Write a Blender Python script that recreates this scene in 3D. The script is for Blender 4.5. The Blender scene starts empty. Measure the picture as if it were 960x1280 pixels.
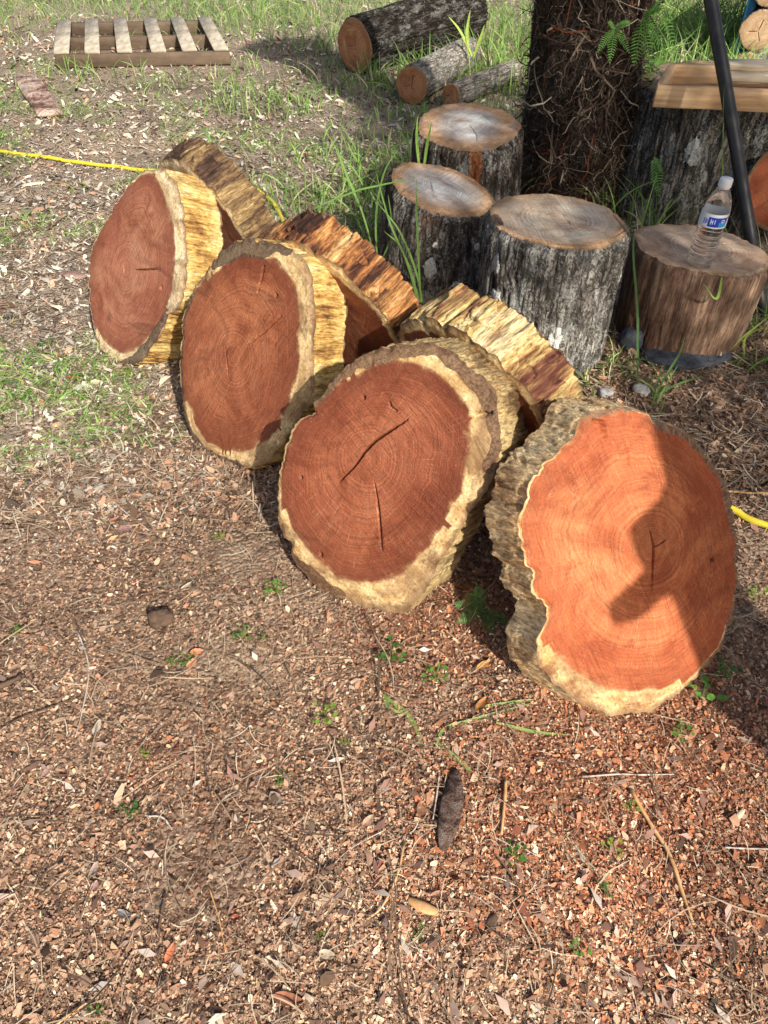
import bpy, math, random
import numpy as np
from mathutils import Vector, Matrix

# ------------------------------------------------------------------ camera, world, sun
SC = bpy.context.scene
COL = SC.collection
random.seed(4)
RNG = np.random.default_rng(7)
R = math.radians
FPX, PITCH, CAMH = 925.0, R(44), 1.30          # focal length in photo pixels, pitch below horizontal, height
cam_d = bpy.data.cameras.new('camera')
cam = bpy.data.objects.new('camera', cam_d); COL.objects.link(cam)
cam_d.sensor_fit = 'HORIZONTAL'; cam_d.sensor_width = 36; cam_d.lens = FPX / 960 * 36
cam_d.clip_start = 0.02; cam_d.clip_end = 500
cam.location = (0, 0, CAMH); cam.rotation_euler = (math.pi / 2 - PITCH, 0, 0)
SC.camera = cam
SUN = Vector((0.37, -0.72, 0.585)).normalized()
world = bpy.data.worlds.new('World'); SC.world = world; world.use_nodes = True
wn = world.node_tree
bgn = wn.nodes['Background']
sky = wn.nodes.new('ShaderNodeTexSky'); sky.sky_type = 'NISHITA'; sky.sun_disc = False
sky.sun_elevation = math.asin(SUN.z); sky.sun_rotation = math.atan2(SUN.x, SUN.y)
sky.air_density = 1.0; sky.dust_density = 4.0; sky.ozone_density = 1.0
wn.links.new(sky.outputs[0], bgn.inputs[0]); bgn.inputs[1].default_value = 0.09
sun_d = bpy.data.lights.new('sun', 'SUN'); sun_d.energy = 4.7; sun_d.angle = R(0.9); sun_d.color = (1, .93, .82)
sun = bpy.data.objects.new('sun', sun_d); COL.objects.link(sun)
sun.rotation_euler = SUN.to_track_quat('Z', 'Y').to_euler()
SC.view_settings.view_transform = 'Standard'; SC.view_settings.look = 'None'
SC.view_settings.exposure = 0.52; SC.view_settings.gamma = 1
SC.cycles.max_bounces = 6

# ------------------------------------------------------------------ helpers: picture point -> place
CC = np.array([0, 0, CAMH])
FW = np.array([0, math.cos(PITCH), -math.sin(PITCH)]); UP = np.array([0, math.sin(PITCH), math.cos(PITCH)])
def ray(px, py): return FW + np.array([1, 0, 0]) * ((px - 480) / FPX) + UP * ((640 - py) / FPX)
def G(px, py, z=0.0):
    d = ray(px, py); return CC + d * ((z - CAMH) / d[2])
def AY(px, py, y):
    d = ray(px, py); return CC + d * (y / d[1])

def hash3(i, j, k, seed):
    h = (i.astype(np.int64) * 374761393 + j.astype(np.int64) * 668265263 + k.astype(np.int64) * 2147483647 + seed * 974711) & 0xffffffff
    h = ((h ^ (h >> 13)) * 1274126177) & 0xffffffff
    h = ((h ^ (h >> 16)) * 2246822519) & 0xffffffff
    h = h ^ (h >> 15)
    return (h & 0xffffff) / float(0xffffff)
def vnoise(x, y, z=0.0, seed=0):
    x, y, z = np.broadcast_arrays(np.asarray(x, float), np.asarray(y, float), np.asarray(z, float))
    i, j, k = np.floor(x), np.floor(y), np.floor(z)
    f, g, h = x - i, y - j, z - k
    f, g, h = [t * t * (3 - 2 * t) for t in (f, g, h)]
    o = 0
    for a in (0, 1):
        for b in (0, 1):
            for c in (0, 1):
                o = o + hash3(i + a, j + b, k + c, seed) * (f if a else 1 - f) * (g if b else 1 - g) * (h if c else 1 - h)
    return o * 2 - 1
def fbm(x, y, z=0.0, seed=0, o=4):
    s, a, t = 0, 1.0, 0
    for q in range(o):
        s = s + a * vnoise(np.asarray(x) * 2 ** q, np.asarray(y) * 2 ** q, np.asarray(z) * 2 ** q, seed + q * 17); t += a; a *= .5
    return s / t
def sstep(a, b, x):
    t = np.clip((x - a) / (b - a), 0, 1); return t * t * (3 - 2 * t)

# ------------------------------------------------------------------ helpers: objects
def tag(o, label=None, cat=None, group=None, kind=None):
    for k, v in (('label', label), ('category', cat), ('group', group), ('kind', kind)):
        if v: o[k] = v
    return o
def empty(name, loc, label=None, cat=None, group=None, mat=None):
    o = bpy.data.objects.new(name, None); COL.objects.link(o); o.empty_display_size = .1
    if mat is not None: o.matrix_world = mat
    else: o.location = loc
    return tag(o, label, cat, group)
def frame(origin, u, v, n):
    m = Matrix.Identity(4)
    for r in range(3):
        m[r][0], m[r][1], m[r][2], m[r][3] = u[r], v[r], n[r], origin[r]
    return m
def meshobj(name, verts, faces, mat, parent=None, smooth=True, attrs=None, loc=None, idx=None):
    """faces: (M,k) int array, or a list of such arrays / lists"""
    me = bpy.data.meshes.new(name)
    verts = np.asarray(verts, dtype=np.float32).reshape(-1, 3)
    if isinstance(faces, np.ndarray): faces = [faces]
    if len(faces) and not isinstance(faces[0], np.ndarray): faces = [np.array([f]) for f in faces]
    me.vertices.add(len(verts)); me.vertices.foreach_set('co', verts.ravel())
    lv = np.concatenate([f.ravel() for f in faces]).astype(np.int32)
    tot = np.concatenate([np.full(len(f), f.shape[1]) for f in faces]).astype(np.int32)
    st = np.concatenate([[0], np.cumsum(tot)[:-1]]).astype(np.int32)
    me.loops.add(len(lv)); me.loops.foreach_set('vertex_index', lv)
    me.polygons.add(len(tot)); me.polygons.foreach_set('loop_start', st); me.polygons.foreach_set('loop_total', tot)
    if smooth: me.polygons.foreach_set('use_smooth', np.ones(len(tot), bool))
    for k, a in (attrs or {}).items():
        a = np.asarray(a, dtype=np.float32)
        if a.ndim == 1: at = me.attributes.new(k, 'FLOAT', 'POINT'); at.data.foreach_set('value', a)
        elif a.shape[1] == 3: at = me.attributes.new(k, 'FLOAT_VECTOR', 'POINT'); at.data.foreach_set('vector', a.ravel())
        else: at = me.attributes.new(k, 'FLOAT_COLOR', 'POINT'); at.data.foreach_set('color', a.ravel())
    me.update(calc_edges=True)
    mats = mat if isinstance(mat, (list, tuple)) else [mat]
    for m in mats: me.materials.append(m)
    if idx is not None: me.polygons.foreach_set('material_index', np.asarray(idx, np.int32))
    o = bpy.data.objects.new(name, me); COL.objects.link(o)
    if parent is not None: o.parent = parent
    if loc is not None: o.location = loc
    return o
def gridfaces(nr, nc, wrap=False, flip=False):
    i = np.arange(nr - 1)[:, None]; j = np.arange(nc if wrap else nc - 1)[None, :]
    a = i * nc + j; b = i * nc + (j + 1) % nc; c = (i + 1) * nc + (j + 1) % nc; d = (i + 1) * nc + j
    f = np.stack([a, b, c, d] if not flip else [a, d, c, b], -1).reshape(-1, 4)
    return f
def box_mesh(sx, sy, sz, bev=0.003, wob=0.0, seed=0, n=1):
    """box centred in x,y with its base at z=0, long axis x, bevelled; returns verts, faces"""
    import bmesh
    bm = bmesh.new(); bmesh.ops.create_cube(bm, size=1)
    for v in bm.verts: v.co = Vector((v.co.x * sx, v.co.y * sy, (v.co.z + .5) * sz))
    if n > 1:
        ed = [e for e in bm.edges if abs(e.verts[0].co.x - e.verts[1].co.x) > sx * .9]
        bmesh.ops.subdivide_edges(bm, edges=ed, cuts=n, use_grid_fill=True)
    if bev: bmesh.ops.bevel(bm, geom=bm.edges[:], offset=bev, segments=1, affect='EDGES')
    if wob:
        for v in bm.verts:
            v.co += Vector((float(vnoise(v.co.x * 9, v.co.y * 30, v.co.z * 30, seed)), float(vnoise(v.co.x * 9, v.co.y * 30, v.co.z * 30, seed + 5)), float(vnoise(v.co.x * 9, v.co.y * 30, v.co.z * 30, seed + 9)))) * wob
    vs = np.array([v.co[:] for v in bm.verts]); bm.verts.index_update()
    fs = [[v.index for v in f.verts] for f in bm.faces]; bm.free()
    return vs, fs
def catmull(P, n):
    P = np.asarray(P, float)
    if len(P) == 2: return P[0] + (P[1] - P[0]) * np.linspace(0, 1, n)[:, None]
    Q = np.vstack([2 * P[0] - P[1], P, 2 * P[-1] - P[-2]])
    out = []
    for t in np.linspace(0, len(P) - 1 - 1e-6, n):
        i = int(t); f = t - i; a, b, c, d = Q[i:i + 4]
        out.append(.5 * ((2 * b) + (-a + c) * f + (2 * a - 5 * b + 4 * c - d) * f * f + (-a + 3 * b - 3 * c + d) * f ** 3))
    return np.array(out)
def tube_mesh(path, rad, k=8, rough=0.0, seed=0):
    path = np.asarray(path, float); n = len(path)
    rad = np.broadcast_to(rad, (n,)).astype(float)
    T = np.gradient(path, axis=0); T /= np.linalg.norm(T, axis=1)[:, None] + 1e-9
    ref = np.array([0, 0, 1.0]) if abs(T[0][2]) < .9 else np.array([1.0, 0, 0])
    vs = []
    for i in range(n):
        u = np.cross(T[i], ref); u /= np.linalg.norm(u); v = np.cross(T[i], u)
        a = np.arange(k) * 2 * math.pi / k
        r = rad[i] * (1 + rough * vnoise(np.cos(a) * 2, np.sin(a) * 2, i * .7, seed))
        vs.append(path[i] + (np.cos(a) * r)[:, None] * u + (np.sin(a) * r)[:, None] * v)
    vs = np.concatenate(vs)
    f = gridfaces(n, k, True)
    vs = np.vstack([vs, path[0], path[-1]]); c0 = n * k
    j = np.arange(k)
    return vs, [f, np.stack([np.full(k, c0), (j + 1) % k, j], 1), np.stack([np.full(k, c0 + 1), (n - 1) * k + j, (n - 1) * k + (j + 1) % k], 1)]

# ------------------------------------------------------------------ helpers: materials
class NT:
    def __init__(s, name, rough=.85, spec=.25):
        s.m = bpy.data.materials.new(name); s.m.use_nodes = True
        s.t = s.m.node_tree; s.b = s.t.nodes['Principled BSDF']
        s.b.inputs['Roughness'].default_value = rough; s.b.inputs['Specular IOR Level'].default_value = spec
    def n(s, typ, **kw):
        nd = s.t.nodes.new(typ)
        for k, v in kw.items(): setattr(nd, k, v)
        return nd
    def put(s, sock, v):
        if v is None: return
        if hasattr(v, 'is_output') or isinstance(v, bpy.types.NodeSocket): s.t.links.new(v, sock)
        elif isinstance(v, (tuple, list)) and len(v) == 3 and sock.type == 'RGBA': sock.default_value = (*v, 1)
        else: sock.default_value = v
    def obj(s): return s.n('ShaderNodeTexCoord').outputs['Object']
    def map(s, v, sc=(1, 1, 1), loc=(0, 0, 0)):
        m = s.n('ShaderNodeMapping'); s.put(m.inputs[0], v); m.inputs['Scale'].default_value = sc; m.inputs['Location'].default_value = loc
        return m.outputs[0]
    def noise(s, v, scale, det=4, rough=.55, dist=0, dim='3D', w=None):
        m = s.n('ShaderNodeTexNoise', noise_dimensions=dim)
        if dim != '1D': s.put(m.inputs['Vector'], v)
        if w is not None: s.put(m.inputs['W'], w)
        m.inputs['Scale'].default_value = scale; m.inputs['Detail'].default_value = det
        m.inputs['Roughness'].default_value = rough; m.inputs['Distortion'].default_value = dist
        return m.outputs[0]
    def vor(s, v, scale, feat='F1', out='Distance'):
        m = s.n('ShaderNodeTexVoronoi', feature=feat); s.put(m.inputs['Vector'], v); m.inputs['Scale'].default_value = scale
        return m.outputs[out]
    def ramp(s, f, stops, interp='LINEAR'):
        m = s.n('ShaderNodeValToRGB'); m.color_ramp.interpolation = interp; s.put(m.inputs[0], f)
        el = m.color_ramp.elements
        while len(el) < len(stops): el.new(.5)
        for e, (p, c) in zip(el, stops):
            e.position = p; e.color = (*c, 1) if isinstance(c, (tuple, list)) else (c, c, c, 1)
        return m.outputs[0]
    def mix(s, f, a, b, mode='MIX'):
        m = s.n('ShaderNodeMix', data_type='RGBA', blend_type=mode)
        s.put(m.inputs[0], f); s.put(m.inputs[6], a); s.put(m.inputs[7], b); return m.outputs[2]
    def ma(s, op, a, b=None, c=None, clamp=False):
        m = s.n('ShaderNodeMath', operation=op, use_clamp=clamp)
        s.put(m.inputs[0], a); s.put(m.inputs[1], b); s.put(m.inputs[2], c); return m.outputs[0]
    def attr(s, name, out='Fac'): return s.n('ShaderNodeAttribute', attribute_name=name).outputs[out]
    def ss(s, x, a, b):
        m = s.n('ShaderNodeMapRange', interpolation_type='SMOOTHSTEP'); s.put(m.inputs[0], x)
        m.inputs[1].default_value = a; m.inputs[2].default_value = b; return m.outputs[0]
    def bump(s, h, strength=.5, dist=.01, normal=None):
        m = s.n('ShaderNodeBump'); m.inputs['Strength'].default_value = strength; m.inputs['Distance'].default_value = dist
        s.put(m.inputs['Height'], h); s.put(m.inputs['Normal'], normal); s.put(s.b.inputs['Normal'], m.outputs[0]); return m.outputs[0]
    def color(s, c): s.put(s.b.inputs['Base Color'], c)

def mat_cut(name, h0, h1, h2, s0, s1, stain=(.035, .024, .017), rings=50, ray=.35, rough=.7, off=0.0, soft=.09):
    """sawn end grain: heartwood rings h0..h2, sapwood s0..s1; attributes hr (0 pith,1 heart edge,2 rim), dv (direction), stain"""
    n = NT(name, rough, .3); o = n.map(n.obj(), (1, 1, 1), (off, off * .7, 0))
    hr = n.attr('hr'); dv = n.attr('dv', 'Vector'); st = n.attr('stain')
    wob = n.noise(o, 9, 5, .65)
    hw = n.ma('ADD', hr, n.ma('MULTIPLY', n.ma('SUBTRACT', wob, .5), .085))
    r1 = n.noise(None, rings, 5, .75, dim='1D', w=hw)
    big = n.noise(o, 5, 4, .6)
    r2 = n.noise(None, rings * .22, 3, .6, dim='1D', w=n.ma('ADD', n.ma('ADD', hw, n.ma('MULTIPLY', big, .25)), 3.1))
    big = n.noise(o, 5, 4, .6)
    heart = n.mix(n.ma('MULTIPLY', n.ss(r2, .3, .7), .55), n.mix(.35, h0, h1), h1)
    heart = n.mix(n.ma('MULTIPLY', n.ss(big, .4, .75), .75), heart, h2)
    heart = n.mix(.85, heart, n.ramp(r1, [(.34, .68), (.5, .98), (.64, 1.22)]), 'MULTIPLY')
    rays = n.noise(n.map(dv, (75, 75, 5)), 1, 3, .6)
    heart = n.mix(n.ma('MULTIPLY', n.ss(rays, .56, .74), ray), heart, n.mix(.5, h2, s1))
    rk = n.noise(n.map(dv, (34, 34, 3.2), (5, 3, 2)), 1, 4, .7)
    heart = n.mix(n.ma('MULTIPLY', n.ss(rk, .66, .7), .45), heart, (.035, .012, .008))
    heart = n.mix(.9, heart, n.ramp(n.noise(o, 4.2, 4, .65, 1.8), [(.36, (.62, .48, .42)), (.5, (.98, .95, .95)), (.64, (1.2, 1.3, 1.35))]), 'MULTIPLY')
    heart = n.mix(n.ma('MULTIPLY', n.ss(hr, .55, 1.0), .45), heart, n.mix(1.0, heart, (.8, .62, .55), 'MULTIPLY'))
    heart = n.mix(n.ma('MULTIPLY', n.ss(n.ma('ADD', hr, n.ma('MULTIPLY', n.noise(o, 6, 4), .5)), .85, 1.25), .5), heart, tuple(v * .7 for v in h0))
    speck = n.noise(o, 240, 2)
    heart = n.mix(.5, heart, n.ramp(speck, [(.35, .72), (.65, 1.2)]), 'MULTIPLY')
    sapn = n.noise(o, 22, 6, .65)
    sap = n.mix(n.ss(sapn, .35, .68), s0, s1)
    sap = n.mix(.8, sap, n.ramp(n.noise(n.map(o, (1, 1, 1), (2, 9, 1)), 150, 4, .75), [(.34, .45), (.5, 1.0), (.66, 1.25)]), 'MULTIPLY')
    sap = n.mix(.6, sap, n.ramp(r1, [(.35, .72), (.62, 1.12)]), 'MULTIPLY')
    sap = n.mix(n.ma('MULTIPLY', n.ss(n.noise(o, 55, 5, .7), .58, .7), .55), sap, (.2, .11, .06))
    edge = n.ma('ADD', hr, n.ma('MULTIPLY', n.ma('SUBTRACT', n.noise(o, 26, 5, .65), .5), .35))
    sap = n.mix(n.ma('MULTIPLY', n.ss(n.noise(n.map(dv, (1.6, 1.6, .8), (off, 0, 0)), 1, 5, .65), .44, .62), .75), sap, n.mix(sapn, (.1, .05, .025), (.44, .26, .12)))
    c = n.mix(n.ss(edge, 1.06 - soft, 1.06 + soft), heart, sap)
    rimd = n.ma('ADD', hr, n.ma('MULTIPLY', n.ma('SUBTRACT', n.noise(o, 45, 4, .7), .5), .35))
    c = n.mix(n.ma('MULTIPLY', n.ss(n.noise(n.map(dv, (22, 22, 9)), 1, 5, .7), .5, .64), n.ma('MULTIPLY', n.ss(hr, 1.0, 1.7), .6)), c, (.2, .105, .05))
    c = n.mix(n.ma('MULTIPLY', n.ss(rimd, 1.62, 1.98), .8), c, n.mix(n.noise(o, 90, 4, .7), (.06, .035, .02), (.36, .22, .12)))
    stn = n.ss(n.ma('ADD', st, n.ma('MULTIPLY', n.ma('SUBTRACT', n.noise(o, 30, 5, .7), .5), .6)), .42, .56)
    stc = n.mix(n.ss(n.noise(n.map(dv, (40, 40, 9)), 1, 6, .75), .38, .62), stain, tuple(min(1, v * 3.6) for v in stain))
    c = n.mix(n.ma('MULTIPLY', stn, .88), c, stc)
    # saw marks: bundles of slightly curved scores, torn fibres, pale dust
    ow = n.mix(.02, o, n.n('ShaderNodeTexNoise').outputs[1], 'ADD')
    rot = n.n('ShaderNodeMapping'); n.put(rot.inputs[0], ow); rot.inputs['Rotation'].default_value = (0, 0, off)
    saw = n.noise(n.map(rot.outputs[0], (9, 260, 1)), 1, 4, .7, .15)
    patchy = n.ss(n.noise(o, 8, 3, .6), .42, .62)
    c = n.mix(n.ma('ADD', .2, n.ma('MULTIPLY', patchy, .5)), c, n.ramp(saw, [(.36, .55), (.5, 1.0), (.64, 1.35)]), 'MULTIPLY')
    dust = n.noise(n.map(rot.outputs[0], (60, 160, 1), (4, 2, 0)), 1, 6, .8)
    c = n.mix(n.ma('MULTIPLY', n.ss(dust, .6, .72), .35), c, s1)
    stn2 = n.ss(n.ma('ADD', n.noise(o, 4.2, 5, .7, 2.0), n.ma('MULTIPLY', hr, .06)), .6, .74)
    c = n.mix(n.ma('MULTIPLY', stn2, .55), c, tuple(v * .35 for v in h0))
    n.color(c)
    n.put(n.b.inputs['Roughness'], n.ramp(saw, [(.3, rough - .12), (.7, rough + .12)]))
    b = n.bump(n.ma('ADD', n.ma('MULTIPLY', saw, .5), n.ma('ADD', n.ma('MULTIPLY', r1, .7), n.ma('MULTIPLY', speck, .7))), .7, .0022)
    return n.m
def mat_rim(name, cols, patch=6, off=0.0, zs=.1, sc=1.0, bs=.9, dark=(.05, .03, .02), dk=.5):
    """split or debarked wood flank with fibres running along local Z"""
    n = NT(name, .8, .25); o = n.map(n.obj(), (sc, sc, sc * zs), (off, off, off))
    oo = n.map(n.obj(), (sc, sc, sc * .55), (off * 1.3, 0, off))
    f = n.noise(o, 42, 7, .68)
    p = n.noise(oo, patch, 4, .6, .6)
    mixv = n.ma('ADD', n.ma('MULTIPLY', f, .45), n.ma('MULTIPLY', p, .6))
    k = len(cols)
    c = n.ramp(mixv, [(.43 + .17 * i / (k - 1), cols[i]) for i in range(k)])
    f2 = n.noise(n.map(o, (1, 1, 1.8)), 190, 5, .75)
    c = n.mix(.85, c, n.ramp(f2, [(.38, .3), (.52, .95), (.64, 1.35)]), 'MULTIPLY')
    c = n.mix(.5, c, n.ramp(n.noise(n.map(n.obj(), (1, 1, 1)), 60, 5, .7), [(.36, .6), (.62, 1.2)]), 'MULTIPLY')
    d = n.noise(n.map(o, (1, 1, 1.5), (3, 1, 7)), 16, 6, .75)
    c = n.mix(n.ma('MULTIPLY', n.ss(d, .52, .62), dk), c, dark)
    n.color(c)
    n.bump(n.ma('ADD', f, n.ma('ADD', n.ma('MULTIPLY', f2, .6), n.ma('MULTIPLY', d, -.8))), bs, .009)
    return n.m
def mat_bark(name, c0, c1, c2, lich=.0, off=0.0, zs=.22, sc=1.0, moss=None, tint=None, stripe=None):
    n = NT(name, .92, .15); o = n.map(n.obj(), (sc, sc, sc * zs), (off, off, off)); q = n.map(n.obj(), (1, 1, 1), (off, 0, 0))
    v = n.noise(o, 34, 7, .7, .8)
    e1 = n.vor(n.map(n.mix(.12, n.obj(), n.noise(q, 14, 5, .7)), (sc * 1, sc * 1, sc * zs * .55)), 62, 'DISTANCE_TO_EDGE')
    fur = n.ss(n.ma('ADD', e1, n.ma('MULTIPLY', n.ma('SUBTRACT', n.noise(o, 70, 5, .7), .5), .35)), .0, .16)
    c = n.ramp(v, [(.36, c0), (.5, c1), (.64, c2)])
    c = n.mix(n.ma('ADD', n.ma('MULTIPLY', fur, .7), .3), tuple(k_ * .6 for k_ in c0), c)
    if tint is not None:
        c = n.mix(n.ss(n.noise(q, 4.5, 4, .6), .52, .66), c, n.mix(n.ss(v, .35, .65), tuple(t * .35 for t in tint), tint))
    if lich:
        l = n.noise(n.map(q, (1, 1, .6)), 16, 6, .72); l2 = n.noise(q, 130, 3, .6)
        c = n.mix(n.ma('MULTIPLY', n.ss(n.ma('ADD', l, n.ma('MULTIPLY', n.ma('SUBTRACT', l2, .5), .35)), .52, .62), lich), c, (.42, .43, .4))
        c = n.mix(n.ss(n.noise(q, 75, 3, .6), .68, .72), c, (.5, .51, .47))
    n.color(c)
    if stripe is not None:
        sx = n.n('ShaderNodeSeparateXYZ'); n.put(sx.inputs[0], q)
        dd_ = n.ma('ABSOLUTE', n.ma('SUBTRACT', n.ma('ADD', sx.outputs[0], n.ma('MULTIPLY', n.ma('SUBTRACT', n.noise(q, 20, 4), .5), .04)), stripe))
        c = n.mix(n.ss(dd_, .03, .016), c, n.ramp(n.noise(o, 60, 4), [(.35, (.16, .05, .02)), (.62, (.42, .17, .07))])); n.color(c)
    n.bump(n.ma('ADD', n.ma('ADD', v, n.ma('MULTIPLY', fur, .8)), n.ma('MULTIPLY', n.noise(q, 170, 4), .35)), 1.0, .009)
    return n.m
def mat_plain(name, c0, c1, scale=20, rough=.8, spec=.3, bs=.3, bd=.002, stretch=(1, 1, 1), det=5):
    n = NT(name, rough, spec); o = n.map(n.obj(), stretch)
    v = n.noise(o, scale, det, .65)
    n.color(n.ramp(v, [(.32, c0), (.68, c1)])); n.bump(v, bs, bd); return n.m
def mat_vcol(name, rough=.85, trans=0.0, spec=.2, bs=0):
    n = NT(name, rough, spec); c = n.attr('col', 'Color')
    v = n.noise(n.obj(), 90, 3)
    c = n.mix(.6, c, n.ramp(v, [(.3, .7), (.7, 1.25)]), 'MULTIPLY')
    n.color(c)
    if trans:
        tr = n.n('ShaderNodeBsdfTranslucent'); n.put(tr.inputs[0], c)
        mx = n.n('ShaderNodeMixShader'); mx.inputs[0].default_value = trans
        n.t.links.new(n.b.outputs[0], mx.inputs[1]); n.t.links.new(tr.outputs[0], mx.inputs[2])
        n.t.links.new(mx.outputs[0], n.t.nodes['Material Output'].inputs[0])
    return n.m
M_CHIP = mat_vcol('chip', .8, 0, .25)
M_LEAF = mat_vcol('leaf_green', .55, .3, .35)
M_DRY = mat_vcol('dry_leaf', .7, .12, .3)

# ------------------------------------------------------------------ ground
def hgt(x, y):
    h = .012 * fbm(x * 3.1, y * 3.1, 0, 3, 3) + .006 * fbm(x * 14, y * 14, 0, 9, 3)
    near = 1 - sstep(4.5, 8, np.abs(y))
    return h * (.35 + .65 * near) + .05 * (1 - near) * fbm(x * .3, y * .3, 0, 5, 2) - .004
def axis(lo, hi, step, far):
    a = list(np.arange(lo, hi + 1e-6, step)); s = step; x = hi; b = []
    while x < far: s *= 1.35; x += s; b.append(x)
    s = step; x = lo; c = []
    while x > -far: s *= 1.35; x -= s; c.append(x)
    return np.array(c[::-1] + a + b)
gx = axis(-2.2, 2.2, .014, 90); gy = axis(.35, 4.0, .014, 90)
GX, GY = np.meshgrid(gx, gy)
GZ = hgt(GX, GY)
def zones(x, y):
    """red sawdust and painted gap shade, pale sawdust, grassy far field (0..1 each)"""
    e = fbm(x * 2.2, y * 2.2, 0, 21, 4)
    redp = G(760, 960)
    red = sstep(.62, .1, np.hypot((x - redp[0]) / 1.25, (y - redp[1]) / .9) + e * .5)
    red = np.maximum(red, .75 * sstep(.35, .1, np.hypot((x - .12), (y - .98) * 1.1) + e * .12))  # shade at the gap between the front slices, painted as reddish ground colour
    p1 = G(110, 170); p2 = G(330, 790)
    pale = sstep(.75, .2, np.hypot((x - p1[0]) / 1.2, (y - p1[1]) / .55) + e * 1.1)
    pale = np.maximum(pale, .5 * sstep(.4, .1, np.hypot(x - p2[0], y - p2[1]) + e * .15))
    far = np.maximum(sstep(4.3, 7.0, y + .5 * e + .25 * x), .7 * sstep(1.5, 2.6, y - .35 * x + .5 * e))
    return red, pale, far
def mat_ground():
    n = NT('soil', .95, .1); o = n.obj()
    big = n.noise(o, 2.2, 5, .6); mid = n.noise(o, 17, 6, .7); fine = n.noise(o, 140, 5, .7)
    v = n.vor(o, 95, 'F1', 'Color'); vd = n.vor(o, 95)
    sep = n.n('ShaderNodeSeparateColor'); n.put(sep.inputs[0], v)
    c = n.ramp(n.ma('ADD', n.ma('MULTIPLY', mid, .55), n.ma('MULTIPLY', fine, .45)), [(.36, (.045, .03, .022)), (.47, (.15, .098, .07)), (.56, (.29, .2, .145)), (.68, (.45, .34, .25))])
    chips = n.ramp(sep.outputs[0], [(0, (.09, .055, .04)), (.4, (.28, .175, .12)), (.7, (.45, .32, .22)), (1, (.6, .47, .35))])
    c = n.mix(.5, c, chips)
    grey = n.mix(n.ss(fine, .36, .62), (.15, .12, .09), (.5, .43, .34))
    c = n.mix(n.ma('MULTIPLY', n.attr('far'), .85), c, grey)
    redc = n.mix(n.ss(fine, .35, .65), (.13, .04, .02), (.42, .17, .08))
    c = n.mix(n.ma('MULTIPLY', n.attr('red'), .6), c, redc)
    c = n.mix(n.ma('MULTIPLY', n.attr('pale'), .7), c, n.mix(n.ss(fine, .3, .7), (.3, .22, .14), (.58, .46, .32)))
    c = n.mix(n.ma('MULTIPLY', n.ss(big, .5, .66), .5), c, (.07, .048, .034))
    n.color(c)
    n.bump(n.ma('ADD', n.ma('MULTIPLY', fine, .6), n.ma('ADD', mid, n.ma('MULTIPLY', vd, -.8))), .9, .012)
    return n.m
rz, pz, fz = zones(GX.ravel(), GY.ravel())
ground = meshobj('ground', np.stack([GX.ravel(), GY.ravel(), GZ.ravel()], 1), gridfaces(len(gy), len(gx)), mat_ground(), attrs={'red': rz, 'pale': pz, 'far': fz})
tag(ground, kind='structure')

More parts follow.
